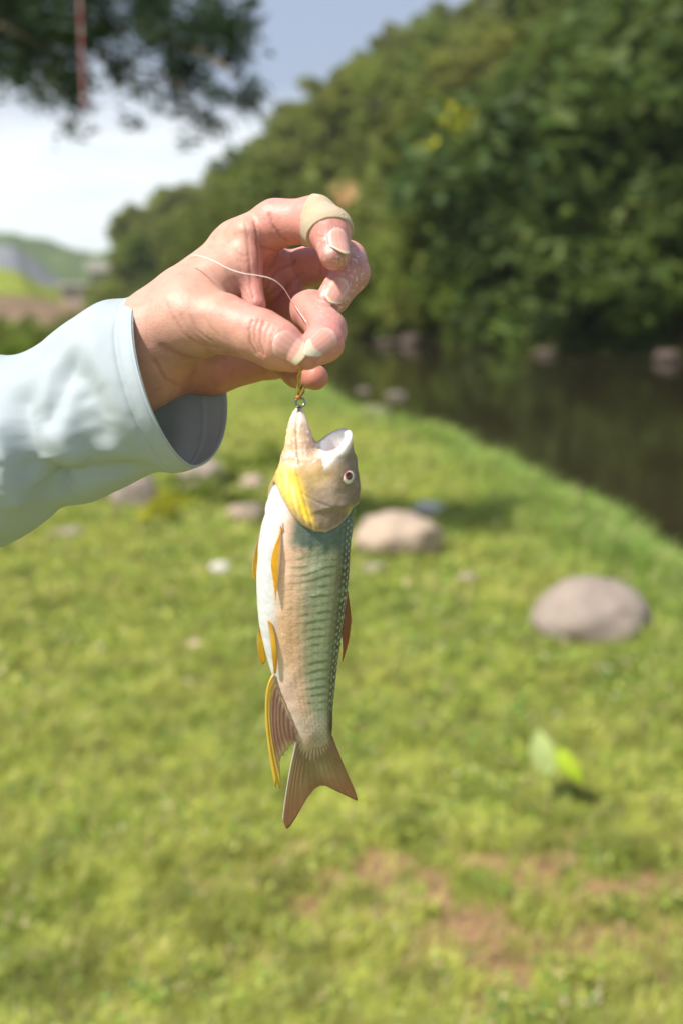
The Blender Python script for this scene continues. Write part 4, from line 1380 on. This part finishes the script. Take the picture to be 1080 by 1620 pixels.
CROWN_FAR = [crown_mesh("crown_far", 100 + i, 16, 1500, 0.20, (1, 1, [0.75, 0.95, 0.85, 1.05][i])) for i in range(4)]
CROWN_BANK = [crown_mesh("crown_bank", 200 + i, 34, 5200, 0.115, (1, 1, [0.9, 1.1, 0.8][i]), 0.25) for i in range(3)]
TRUNK = [trunk_mesh("trunk", 1.0, 0.045, 300 + i) for i in range(3)]

def tree(name, P, crown_r, height, crown, leaf, label, cat="tree", group=None, seed=0):
    rs = random.Random(seed)
    e = empty(name, P, label, cat, group)
    tr = bpy.data.objects.new("trunk", TRUNK[seed % 3])
    if not TRUNK[seed % 3].materials:
        TRUNK[seed % 3].materials.append(M_BARK)
    col.objects.link(tr); tr.parent = e
    tr.scale = (height * 0.8,) * 3
    cr = bpy.data.objects.new("crown", crown)
    if not crown.materials:
        crown.materials.append(None)
    col.objects.link(cr); cr.parent = e
    cr.material_slots[0].link = 'OBJECT'; cr.material_slots[0].material = leaf
    cr.location = (0, 0, height - crown_r * 0.75)
    cr.scale = (crown_r * rs.uniform(0.9, 1.15), crown_r * rs.uniform(0.9, 1.15), crown_r * rs.uniform(0.85, 1.1))
    cr.rotation_euler = (rs.uniform(-.12, .12), rs.uniform(-.12, .12), rs.uniform(0, 6.28))
    return e

# forest on the hillside: one tree after another up the slope
rs = np.random.default_rng(11)
cand_u, cand_v = rs.uniform(0, 1, 9000), rs.uniform(0.06, 1.03, 9000)
HPc = hill_point(cand_u, cand_v)
cpx, cpy = pix(HPc)
ok = (cpx > 212) & (cpx < 1180) & (cpy > -60) & (earth_mask(HPc) < 0.3)
for cx, cy, rx, ry in EARTH[:2]:
    ok &= ~((np.abs(cpx - cx) < rx + 22) & (cpy > cy - ry) & (cpy < cy + ry + 90))
kept = []
for i in np.flatnonzero(ok):
    p = HPc[i]; d = np.linalg.norm(p[:2])
    r = 2.3 + 1.5 * rs.uniform() + d * 0.005
    if any(abs(cpx[i] - cx) < rx * 0.75 + r * 1.1 * F_PX / d and cy - ry < cpy[i] < cy + ry + 2.3 * r * F_PX / d for cx, cy, rx, ry in EARTH[:2]):
        continue
    if all((p[0] - k[0][0]) ** 2 + (p[1] - k[0][1]) ** 2 > (0.66 * (r + k[1])) ** 2 for k in kept):
        kept.append((p, r, cpx[i], cpy[i]))
kept.sort(key=lambda k: -k[1] / np.linalg.norm(k[0]))
print("hill trees", len(kept))
for n, (p, r, x, y) in enumerate(kept[:285]):
    yc = float(pix((p + np.array([0, 0, 1.3 * r]))[None])[1][0])
    light = (760 < x < 850 and 185 < yc < 268) or (abs(x - 752) < 20 and abs(yc - 268) < 26)
    if light:
        tree("light_tree", p, r, r * 1.9, CROWN_FAR[n % 4], M_LEAF_LIGHT, "yellow green tree standing out on the dark wooded hillside", group="yellow green trees on the hillside", seed=n)
    else:
        tree("hill_tree", p, r, r * 1.9, CROWN_FAR[n % 4], M_LEAF_HILL, "round crowned tree in the olive green forest on the hillside", group="forest trees on the hillside", seed=n)

# the low growth that fills the hillside between them, one mass
n = 60000
u, v = rs.uniform(0, 1, n), rs.uniform(0.0, 1.12, n) ** 0.8 * 1.05
P = hill_point(u, v)
keep = (earth_mask(P) < 0.35)
x, y = pix(P)
for cx, cy, rx, ry in EARTH[:2]:
    keep &= ~((np.abs(x - cx) < rx * 0.9) & (y > cy - ry * 0.7) & (y < cy + ry + 40))
P = P[keep]
x, y = pix(P); dd = np.linalg.norm(P[:, :2], axis=1)
P[:, 2] += rs.uniform(0, 1, len(P)) ** 1.3 * (1.5 + 3.2 * fbm(P[:, :2] / 5.0, 61, 2))
V, F = leaf_quads(P, 1.25, rs, 0.6, 0.7)
tc_ = 0.65 + 0.75 * fbm(P / 7.0, 62, 3)
M_UNDER = leaf_material("leaves_undergrowth", (0.15, 0.185, 0.032), (0.15, 0.185, 0.032))
link("undergrowth", mesh_np("undergrowth", V, F, False, np.repeat(np.stack([tc_ * 1.05, tc_, tc_ * .9], 1), 4, 0)), M_UNDER, None,
     kind="stuff", label="dense green scrub covering the hillside between the trees", cat="undergrowth")

# trees leaning over the far bank
BANK = [(1130, 8.5, 15, 0), (1040, 7.0, 14, 0), (960, 7.0, 12, 0), (880, 5.5, 10.2, 0), (1085, 4.6, 7.5, 2), (990, 4.2, 6.5, 0), (905, 4.0, 6.0, 2), (840, 4.0, 8.0, 0),
        (790, 4.2, 7.5, 1), (735, 3.6, 6.0, 1), (690, 3.4, 5.4, 3), (645, 3.2, 5.3, 3), (600, 2.6, 3.9, 1), (560, 3.0, 4.6, 1), (515, 4.0, 6.5, 0), (450, 6, 10, 1), (400, 6.5, 10, 1),
        (1180, 7, 11, 0), (1250, 8, 14, 0), (820, 2.8, 4.0, 0), (1045, 2.6, 4.0, 2), (950, 2.8, 4.0, 0), (765, 2.4, 3.8, 3), (668, 2.0, 3.0, 1), (585, 2.2, 3.0, 3)]
fx, fy = pix(np.concatenate([FB, np.zeros((len(FB), 1))], 1))
for n, (px, r, h, t) in enumerate(BANK):
    o = np.argsort(fx)
    py = np.interp(px, fx[o], fy[o])
    g = ground_at(px, py, 0.0)
    away = g[:2] / np.linalg.norm(g[:2])
    g[:2] += away * (r * (0.35 if h < 5 else 0.75) + (3.0 if h > 10 else 0))
    g[2] = 0.1
    big = h > 10
    hue = ("dark green", "olive green", "mid green", "bright green")[t]
    if h > 10:
        nm, lab, ct, gr = "bank_tree", f"tall {hue} tree overhanging the far river bank", "tree", f"tall {hue} trees on the far bank"
    elif h > 5:
        nm, lab, ct, gr = "bank_tree", f"smaller {hue} tree rooted at the far bank's waterline", "tree", f"smaller {hue} trees on the far bank"
    else:
        nm, lab, ct, gr = "bank_shrub", f"low {hue} shrub drooping over the far water's edge", "shrub", f"low {hue} shrubs on the far bank"
    tree(nm, g, r, h, CROWN_BANK[n % 3], (M_LEAF_BANK, M_LEAF_HILL, M_LEAF_MID, M_LEAF_BUSH)[t], lab, ct, gr, seed=n)

# bushes on the left bank and by the near stones
CROWN_BUSH = [crown_mesh("bush_leaves", 400 + i, 14, 1400, 0.16, (1, 1, 0.8)) for i in range(3)]
def bush(name, P, r, mat, label, group=None, seed=0, sz=0.8):
    e = empty(name, P, label, "bush", group)
    me = CROWN_BUSH[seed % 3]
    if not me.materials:
        me.materials.append(None)
    c = bpy.data.objects.new("foliage", me); col.objects.link(c); c.parent = e
    c.material_slots[0].link = 'OBJECT'; c.material_slots[0].material = mat
    c.location = (0, 0, r * 0.55); c.scale = (r, r, r * sz); c.rotation_euler = (0, 0, seed * 1.3)
    s = bpy.data.objects.new("stem", TRUNK[seed % 3]); col.objects.link(s); s.parent = e; s.scale = (r * 0.7,) * 3
for n, (px, py, d, r, m) in enumerate([(20, 535, 24, .72, M_LEAF_HILL), (58, 532, 22, .66, M_LEAF_BUSH), (112, 528, 26, .72, M_LEAF_HILL), (150, 522, 30, .8, M_LEAF_BANK), (236, 485, 110, 2.6, M_LEAF_BANK),
                                       (-30, 545, 22, .75, M_LEAF_BANK), (0, 556, 20, .6, M_LEAF_BUSH), (90, 545, 20, .55, M_LEAF_BUSH), (248, 480, 140, 4.6, M_LEAF_BANK), (15, 556, 30, .9, M_LEAF_BANK),
                                       (66, 552, 27, .7, M_LEAF_BANK), (128, 548, 34, .9, M_LEAF_HILL), (175, 548, 36, .9, M_LEAF_BANK), (-20, 562, 26, .8, M_LEAF_HILL), (40, 560, 34, .8, M_LEAF_HILL), (240, 545, 36, 1.1, M_LEAF_BANK), (200, 540, 30, .8, M_LEAF_HILL)]):
    g = at(px, py, d); g[2] = max(0.0, g[2] - r * 0.6) if d > 80 else 0.0
    lab = {"leaves_hill": "olive green bush on the left river bank", "leaves_bush": "bright green bush on the left river bank", "leaves_bank": "dark green bush on the left river bank"}[m.name]
    bush("bank_bush", g, r, m, lab, lab.replace("bush on", "bushes on"), n)

# house on the left bank
def house():
    c = at(152, 474, 165)
    h = empty("house", (c[0], c[1], c[2]), "pale beige flat roofed concrete house on the left bank below the hill", "house")
    M_W = plain_mat("beige_plaster", (0.42, 0.38, 0.33), 0.9, noise=0.6, var=0.15)
    M_R = plain_mat("roof_slab", (0.46, 0.44, 0.38), 0.9, noise=0.5, var=0.15)
    M_G = plain_mat("dark_glass", (0.03, 0.035, 0.04), 0.2, noise=1.0)
    M_P = plain_mat("pink_plaster", (0.42, 0.30, 0.28), 0.9, noise=0.6, var=0.15)
    def box(name, x0, x1, y0, y1, z0, z1, mat, parent):
        V = np.array([(x, y, z) for x in (x0, x1) for y in (y0, y1) for z in (z0, z1)], float) + c
        F = [(0, 1, 3, 2), (4, 6, 7, 5), (0, 4, 5, 1), (2, 3, 7, 6), (0, 2, 6, 4), (1, 5, 7, 3)]
        return link(name, mesh_np(name, V, F, False), mat, parent)
    box("wall", -0.5, 6.3, 0, 6, -2, 4.6, M_W, h)
    box("wall", -6.0, -0.5, 1, 6, -2, 2.2, M_P, h)
    box("roof", -1.3, 7.0, -0.8, 6.5, 4.6, 6.2, M_R, h)
    box("roof", -6.5, -0.52, 0.4, 6.5, 2.2, 2.7, M_R, h)
    for x in (0.6, 2.6, 4.6):
        w = box("window", x, x + 1.1, -0.08, 0.05, 1.6, 3.0, M_R, h)
        box("pane", x + .1, x + 1.0, -0.12, -0.07, 1.7, 2.9, M_G, w)
    for x in (-5, -2.6):
        w = box("window", x, x + 1.1, 0.92, 1.05, 0.2, 1.4, M_R, h)
        box("pane", x + .1, x + 1.0, 0.88, 0.93, 0.3, 1.3, M_G, w)
    d = box("door", 1.8, 2.5, -0.07, 0.05, -2, 0.6, M_P, h)
house()

# ------------------------------------------------------------------ overhanging tree with the hanging cord
def overhang():
    base = np.array([-6.2, 7.6, 0.0])
    e = empty("overhanging_tree", base, "dark feathery tree whose leafy boughs hang into the sky over the meadow", "tree")
    top = np.array([-5.9, 7.4, 4.6])
    V, F = tube(spline([base - [0, 0, .3], base + [0.1, 0, 1.6], base + [0.0, .1, 3.2], top, top + [0.1, 0.1, 2.0]], 14), np.linspace(0.17, 0.07, 14), 12)
    link("trunk", mesh_np("trunk_over", V, F), M_BARK, e)
    rs = np.random.default_rng(5)
    d0 = 5.2
    limbs = [  # pixel paths of the boughs, out from the trunk
        [(-700, 30), (-200, 0), (0, 40), (100, 60), (220, 40), (330, 50), (400, 90)],
        [(-200, 0), (0, 60), (80, 110), (140, 150), (120, 195)],
        [(100, 60), (200, 100), (280, 130), (310, 190)],
        [(220, 40), (330, 90), (370, 120), (405, 155)],
        [(-200, 0), (0, -60), (160, -50), (300, -40), (400, 20)],
        [(0, 40), (60, 70), (110, 90)],
    ]
    leaves = []
    for k, L in enumerate(limbs):
        dz = rs.uniform(-0.25, 0.25)
        P = spline([at(x, y, d0 + dz + 0.25 * math.sin(i + k)) for i, (x, y) in enumerate(L)], 40)
        V, F = tube(P, np.linspace(0.035 if k in (0, 4) else 0.016, 0.004, 40), 6)
        link("branch", mesh_np("branch", V, F), M_BARK, e)
    clumps = [(20, 20, 60, 1.0), (60, 70, 62, 1.1), (0, 95, 40, .8), (100, 30, 45, 1.0), (105, 120, 42, .95), (120, 160, 26, .6), (112, 205, 20, .5), (150, 60, 30, .8), (70, 150, 26, .4), (140, 205, 14, .25),
              (190, 110, 34, .75), (170, 40, 30, .7), (230, 30, 46, 1.0), (255, 60, 36, .8), (290, 115, 44, 1.0), (300, 60, 34, .6), (340, 50, 44, 1.0), (380, 40, 34, .9), (380, 85, 26, .7), (395, 155, 26, .9),
              (350, 150, 26, .4), (320, 185, 26, .5), (300, 225, 18, .45), (340, 205, 22, .45), (210, 200, 16, .4), (250, 150, 30, .4), (240, -10, 40, .9), (330, 0, 40, .6), (140, -10, 50, .9), (40, -30, 60, 1), (-60, 20, 70, 1), (-60, 90, 50, .8), (400, 0, 16, .4), (30, 125, 30, .5), (270, 15, 20, .5), (215, 145, 18, .4), (280, 165, 22, .45)]
    for cx, cy, r, dens in clumps:
        n = int(dens * r * r * 0.18)
        a = rs.uniform(0, 6.283, n); q_ = np.sqrt(rs.uniform(0, 1, n)) * r
        c = at(cx, cy, d0 + rs.uniform(-0.3, 0.3))
        rr = r * d0 / F_PX
        o = rs.normal(size=(n, 3)) * rr * np.array([0.52, 0.8, 0.48])
        leaves.append(c + o)
    P = np.concatenate(leaves)
    # the rest of the crown, above and left of the frame
    n = 2600
    o = rs.normal(size=(n, 3)); o /= np.linalg.norm(o, axis=1)[:, None]; o *= rs.uniform(0.3, 1, n)[:, None] ** 0.5
    P = np.concatenate([P, top + np.array([-0.5, 0.3, 1.1]) + o * np.array([2.0, 1.8, 1.1])])
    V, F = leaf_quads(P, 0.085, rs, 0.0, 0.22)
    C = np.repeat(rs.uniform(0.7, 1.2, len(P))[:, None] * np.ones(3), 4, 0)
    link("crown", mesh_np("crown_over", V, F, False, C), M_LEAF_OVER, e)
    # red and white cord
    Pc = [at(126, -120, d0 - .6), at(127, 0, d0 - .6), at(130, 90, d0 - .6), at(134, 172, d0 - .6)]
    S = spline(Pc, 60)
    V, F = tube(S, np.full(60, 0.0055), 10)
    t = np.repeat(np.arange(60), 10)
    C = np.where(((t // 4) % 2 == 0)[:, None], np.array([0.30, 0.07, 0.07]), np.array([0.36, 0.20, 0.20]))
    m, nt, b, oo = mat_new("cord_braid")
    nt.links.new(n_attr(nt).outputs["Color"], b.inputs["Base Color"]); b.inputs["Roughness"].default_value = 0.8
    link("hanging_cord", mesh_np("hanging_cord", V, F, True, C), m, None, label="red and white cord hanging from the dark overhanging boughs", cat="cord")
overhang()

# ------------------------------------------------------------------ stones
def stone_material(name, c, var=0.2):
    m, nt, b, o = mat_new(name)
    no = n_noise(nt, 7.0, 6.0, 0.65)
    c = np.array(c)
    r = n_ramp(nt, no.outputs["Fac"], [(0.3, c * (1 - var)), (0.5, c), (0.72, np.clip(c * (1 + var), 0, 1))])
    n3 = n_noise(nt, 120.0, 3.0, 0.6)
    c2 = n_mixc(nt, 0.3, r.outputs[0], n3.outputs["Color"], 'SOFT_LIGHT')
    nt.links.new(c2, b.inputs["Base Color"])
    b.inputs["Roughness"].default_value = 0.9
    n2 = n_noise(nt, 35.0, 6.0, 0.7); n_bump(nt, b, n2.outputs["Fac"], 0.6, 0.02)
    return m
M_ST_TAN = stone_material("stone_tan", (0.40, 0.30, 0.22)); M_ST_GREY = stone_material("stone_mauve", (0.27, 0.215, 0.175)); M_ST_PALE = stone_material("stone_pale", (0.50, 0.47, 0.42))
M_ST_WET = stone_material("stone_wet", (0.16, 0.13, 0.10))
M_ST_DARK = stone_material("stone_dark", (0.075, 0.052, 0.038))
def stone(px, py, w, hgt, dep, mat, label, seed, z=0.0, rot=0.0, name="boulder", cat="stone", group=None, peak=0.0):
    g = ground_at(px, py, z)
    nu_, nv_ = 40, 22
    V = []
    for j in range(nv_):
        t = math.pi * j / (nv_ - 1)
        for i in range(nu_):
            f = 2 * math.pi * i / nu_
            V.append((math.sin(t) * math.cos(f), math.sin(t) * math.sin(f), math.cos(t)))
    V = np.array(V)
    k = 0.70 + 0.60 * fbm(V * 1.4 + seed * 3.7, seed, 3) + 0.14 * (fbm(V * 6 + seed, seed + 1, 2) - 0.5)
    V = np.sign(V) * np.abs(V) ** 0.9 * k[:, None]
    V[:, 0] += peak * np.clip(V[:, 2], 0, 1)
    V = V * np.array([w / 2.25, dep / 2.25, hgt * 0.50])
    c, s = math.cos(rot), math.sin(rot)
    V = np.stack([V[:, 0] * c - V[:, 1] * s, V[:, 0] * s + V[:, 1] * c, V[:, 2] + hgt * 0.26], 1)
    F = []
    for j in range(nv_ - 1):
        for i in range(nu_):
            i2 = (i + 1) % nu_
            F.append((j * nu_ + i, (j + 1) * nu_ + i, (j + 1) * nu_ + i2, j * nu_ + i2))
    o = link(name, mesh_np(name, V, np.array(F), True), mat, None, label=label, cat=cat, group=group)
    o.location = tuple(g)
    return o
# (pixel of its foot, width, height, depth in metres)
stone(632, 870, 0.56, 0.28, 0.46, M_ST_TAN, "pale tan boulder in the grass between the fish and the river", 3, rot=0.1, peak=0.1)
stone(676, 812, 0.24, 0.10, 0.22, M_ST_PALE, "flat whitish stone just behind the pale tan boulder", 5)
stone(938, 1000, 0.56, 0.29, 0.46, M_ST_GREY, "smooth mauve grey boulder lying alone in the grass near the river bend", 8, rot=-0.15)
stone(215, 800, 0.36, 0.34, 0.34, M_ST_GREY, "upright grey stone under the sleeve beside a leafy bush", 11)
stone(325, 775, 0.42, 0.30, 0.36, M_ST_GREY, "dull brown grey stone behind the leafy bushes", 13)
stone(402, 778, 0.22, 0.16, 0.2, M_ST_TAN, "small pinkish stone behind the fish's pale belly", 14)
stone(392, 822, 0.28, 0.14, 0.24, M_ST_TAN, "low pinkish stone in front of the leafy bush beside the fish", 15)
stone(350, 905, 0.13, 0.07, 0.11, M_ST_PALE, "small pale pebble alone in the open grass", 16, name="pebble")
stone(738, 918, 0.12, 0.05, 0.1, M_ST_GREY, "small mauve pebble in the grass between the two boulders", 17, name="pebble")
stone(590, 906, 0.14, 0.06, 0.1, M_ST_GREY, "small brownish pebble at the foot of the pale tan boulder", 18, name="pebble")
stone(105, 846, 0.24, 0.06, 0.2, M_ST_GREY, "flat brownish stone in the grass under the sleeve's elbow end", 19)
stone(308, 1025, 0.08, 0.04, 0.08, M_ST_TAN, "tiny tan pebble sunk in the lawn left of the fish", 20, name="pebble")
stone(940, 1305, 0.05, 0.025, 0.05, M_ST_TAN, "tiny tan pebble below the two leaved seedling", 21, name="pebble")
stone(626, 632, 0.42, 0.20, 0.3, M_ST_WET, "rounded stone breaking the river surface near the bank", 22, WATER_Z - 0.05)
stone(588, 656, 0.62, 0.18, 0.4, M_ST_WET, "long low stone at the river's grassy edge", 23, WATER_Z)
stone(575, 622, 0.3, 0.15, 0.3, M_ST_WET, "small dark stone in the shallows beside the bank", 24, WATER_Z - 0.05)
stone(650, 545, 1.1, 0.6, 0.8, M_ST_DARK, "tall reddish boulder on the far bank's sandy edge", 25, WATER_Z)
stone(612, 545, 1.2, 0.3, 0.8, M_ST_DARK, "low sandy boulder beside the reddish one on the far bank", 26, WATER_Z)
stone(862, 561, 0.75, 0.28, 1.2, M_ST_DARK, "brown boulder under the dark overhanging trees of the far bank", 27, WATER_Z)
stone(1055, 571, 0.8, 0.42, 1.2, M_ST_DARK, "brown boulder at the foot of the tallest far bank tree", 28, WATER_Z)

for n, (px, py, r, m) in enumerate([(300, 792, 0.17, M_LEAF_BUSH), (352, 802, 0.20, M_LEAF_BUSH), (268, 818, 0.14, M_LEAF_LIGHT), (378, 770, 0.20, M_LEAF_BUSH), (250, 828, 0.12, M_LEAF_LIGHT), (430, 748, 0.2, M_LEAF_BUSH)]):
    g = ground_at(px, py)
    bush("weed_bush", g, r, m, "yellowish leafy weed clump in front of the grey stones" if m is M_LEAF_LIGHT else "bright green leafy weed clump among the grey stones",
         "leafy weeds by the stones", n, 0.9)

# two-leaved seedling
def seedling():
    g = ground_at(868, 1292)
    e = empty("seedling", g, "young plant with two broad pale leaves standing in the grass", "plant")
    m, nt, b, o = mat_new("seedling_leaf")
    a = n_attr(nt); nt.links.new(a.outputs["Color"], b.inputs["Base Color"]); b.inputs["Roughness"].default_value = 0.32
    tr = nt.nodes.new("ShaderNodeBsdfTranslucent"); nt.links.new(a.outputs["Color"], tr.inputs["Color"])
    mx = nt.nodes.new("ShaderNodeMixShader"); mx.inputs[0].default_value = 0.4
    nt.links.new(b.outputs[0], mx.inputs[1]); nt.links.new(tr.outputs[0], mx.inputs[2]); nt.links.new(mx.outputs[0], o.inputs["Surface"])
    dS = float((g - CAMP) @ FWD)
    top = at(872, 1182, dS)
    V, F = tube(spline([g - [0, 0, .02], (g + top) / 2 + [0.004, 0, 0], top], 8), np.linspace(0.004, 0.003, 8), 6)
    link("stem", mesh_np("stem", V, F), plain_mat("stem_green", (0.10, 0.14, 0.03), 0.5, noise=80.0), e)
    for st_, tip, side, cshade in (((868, 1226), (850, 1150), 0.036, (0.50, 0.58, 0.22)), ((874, 1182), (918, 1240), 0.024, (0.42, 0.54, 0.03))):
        top = at(st_[0], st_[1], dS)
        T_ = at(tip[0], tip[1], dS + (0.03 if tip[1] < 1200 else -0.03))
        ax_ = T_ - top; L = np.linalg.norm(ax_); ax_ /= L
        nr = np.array([-0.35, -0.5, 0.8]); nr -= ax_ * (nr @ ax_); nr /= np.linalg.norm(nr)
        sd = np.cross(ax_, nr)
        V = []
        for i in range(21):
            t = i / 20
            w = side * (math.sin(math.pi * t ** 0.8) ** 0.75) * 0.95
            for j in range(9):
                s = j / 4 - 1
                V.append(top + ax_ * L * t + sd * w * s + nr * (abs(s) * 0.010 + 0.02 * math.sin(t * 2.6) + 0.0015 * math.cos(t * 60 + abs(s) * 6)))
        V = np.array(V)
        V2 = V - nr * 0.0008
        n1 = len(V); F = grid_faces(21, 9)
        C = np.tile(np.array(cshade), (2 * n1, 1)) * (0.9 + 0.2 * np.tile(fbm(V * 90, 3, 2), 2))[:, None]
        link("leaf", mesh_np("leaf", np.concatenate([V, V2]), np.concatenate([F, F[:, ::-1] + n1]), True, C), m, e)
seedling()

# ------------------------------------------------------------------ grass of the meadow
def grass():
    rs = np.random.default_rng(21)
    n = 330000
    az = rs.uniform(-0.44, 0.44, n)
    t = rs.uniform(0, 1, n)
    dist = 1.25 * (22 / 1.25) ** (t ** 1.05)
    P = np.stack([np.sin(az) * dist, np.cos(az) * dist], 1)
    sd = poly_sd(P, RIVER) + (fbm(P / 1.7, 91, 3) - 0.5) * 0.7 * np.clip(dist / 8, 0.3, 2.0)
    cl_ = fbm(P / 0.16, 22, 3)
    keep = (sd > -0.25) & (rs.uniform(size=n) < 0.6 + 0.7 * sstep(0.35, 0.6, cl_)) & (rs.uniform(size=n) > soil_mask(P) * 0.8)
    P, dist, sd, cl_ = P[keep], dist[keep], sd[keep], cl_[keep]
    n = len(P)
    z = ground_h(P)
    big = np.clip(dist / 2.6, 1, 4.5)
    wet = 1 - sstep(0.2, 1.4, sd)
    H = rs.uniform(0.018, 0.050, n) * (0.6 + 0.9 * cl_) * (1 + 0.16 * (big - 1)) * (1 + wet * 1.6)
    W = rs.uniform(0.0020, 0.0042, n) * big
    a = rs.uniform(0, 6.283, n)
    lean = rs.uniform(0.3, 1.5, n) * H
    d = np.stack([np.cos(a), np.sin(a), np.zeros(n)], 1); s = np.stack([-np.sin(a), np.cos(a), np.zeros(n)], 1)
    B = np.concatenate([P, z[:, None] - 0.004], 1)
    Mi = B + d * (lean * 0.35)[:, None]; Mi[:, 2] += H * 0.62
    T_ = B + d * lean[:, None]; T_[:, 2] += H
    V = np.stack([B - s * W[:, None] * .5, B + s * W[:, None] * .5, Mi + s * W[:, None] * .42, Mi - s * W[:, None] * .42, T_ + s * W[:, None] * .08, T_ - s * W[:, None] * .08], 1).reshape(-1, 3)
    i = np.arange(n)[:, None] * 6
    F = np.concatenate([i + np.array([0, 1, 2, 3]), i + np.array([3, 2, 4, 5])])
    hue = fbm(P / 0.22, 23, 4, 0.65); spk = 0.66 + 0.7 * sstep(0.25, 0.75, fbm(P / 0.055, 28, 2)); far = sstep(0.3, 0.7, fbm(P / 1.8, 24, 2))
    C = np.tile(np.array([0.300, 0.345, 0.055]), (n, 1))
    C = cl(C, [0.40, 0.41, 0.085], sstep(0.42, 0.66, hue))
    C = cl(C, [0.18, 0.275, 0.05], sstep(0.5, 0.75, 1 - hue) * 0.5)
    C = cl(C, [0.38, 0.40, 0.07], far * 0.4)
    C = cl(C, [0.16, 0.30, 0.05], wet * 0.7)
    dry = (rs.uniform(size=n) < 0.10)
    C = np.where(dry[:, None], np.array([0.48, 0.40, 0.2]), C)
    C = C * (spk * rs.uniform(0.8, 1.2, n))[:, None]
    C6 = np.repeat(C, 6, 0)
    k = 30000
    az = rs.uniform(-0.44, 0.44, k); dw = 1.25 * (9 / 1.25) ** rs.uniform(0, 1, k)
    Pw = np.stack([np.sin(az) * dw, np.cos(az) * dw], 1)
    gp = sstep(0.45, 0.62, fbm(Pw / 0.12, 26, 3))
    ok_ = (poly_sd(Pw, RIVER) > 0.1) & (rs.uniform(size=k) < 0.15 + 0.85 * gp) & (rs.uniform(size=k) > 0.85 * soil_mask(Pw))
    Pw, dw = Pw[ok_], dw[ok_]; k = len(Pw)
    zw = ground_h(Pw) + rs.uniform(0.012, 0.05, k)
    Vw, Fw = leaf_quads(np.concatenate([Pw, zw[:, None]], 1), 0.024 * np.clip(dw / 3, 0.8, 2.2), rs, 0.8, 0.6, 0.8)
    pal = np.array([(0.36, 0.44, 0.07), (0.42, 0.45, 0.10), (0.16, 0.30, 0.05), (0.11, 0.20, 0.04), (0.40, 0.30, 0.16), (0.46, 0.40, 0.22)])
    Cw = pal[rs.choice(6, k, p=[.28, .2, .22, .14, .08, .08])] * rs.uniform(0.8, 1.2, k)[:, None]
    F = np.concatenate([F, Fw + len(V)]); V = np.concatenate([V, Vw]); C6 = np.concatenate([C6, np.repeat(Cw, 4, 0)])
    m, nt, b, o = mat_new("grass_blade")
    at_ = n_attr(nt)
    nt.links.new(at_.outputs["Color"], b.inputs["Base Color"]); b.inputs["Roughness"].default_value = 0.5; b.inputs["Specular IOR Level"].default_value = 0.3
    tr = nt.nodes.new("ShaderNodeBsdfTranslucent"); nt.links.new(at_.outputs["Color"], tr.inputs["Color"])
    mx = nt.nodes.new("ShaderNodeMixShader"); mx.inputs[0].default_value = 0.35
    nt.links.new(b.outputs[0], mx.inputs[1]); nt.links.new(tr.outputs[0], mx.inputs[2]); nt.links.new(mx.outputs[0], o.inputs["Surface"])
    link("grass", mesh_np("grass", V, F, False, C6), m, None, kind="stuff", label="short sunlit green grass covering the riverside meadow", cat="grass")
grass()

# ------------------------------------------------------------------ haze in the valley
def haze():
    x0, x1, y0, y1, z0, z1 = -4300, 4300, -300, 4300, -3.0, 160.0
    V = np.array([(x, y, z) for x in (x0, x1) for y in (y0, y1) for z in (z0, z1)], float)
    F = [(0, 1, 3, 2), (4, 6, 7, 5), (0, 4, 5, 1), (2, 3, 7, 6), (0, 2, 6, 4), (1, 5, 7, 3)]
    m = bpy.data.materials.new("valley_haze"); m.use_nodes = True
    nt = m.node_tree; nt.nodes.clear()
    o = nt.nodes.new("ShaderNodeOutputMaterial"); v = nt.nodes.new("ShaderNodeVolumePrincipled")
    v.inputs["Color"].default_value = (0.86, 0.92, 1.0, 1); v.inputs["Density"].default_value = 0.00028; v.inputs["Anisotropy"].default_value = 0.2
    nt.links.new(v.outputs[0], o.inputs["Volume"])
    link("haze", mesh_np("haze", V, F, False), m, None, kind="stuff", label="thin bluish haze filling the river valley", cat="haze")
haze()
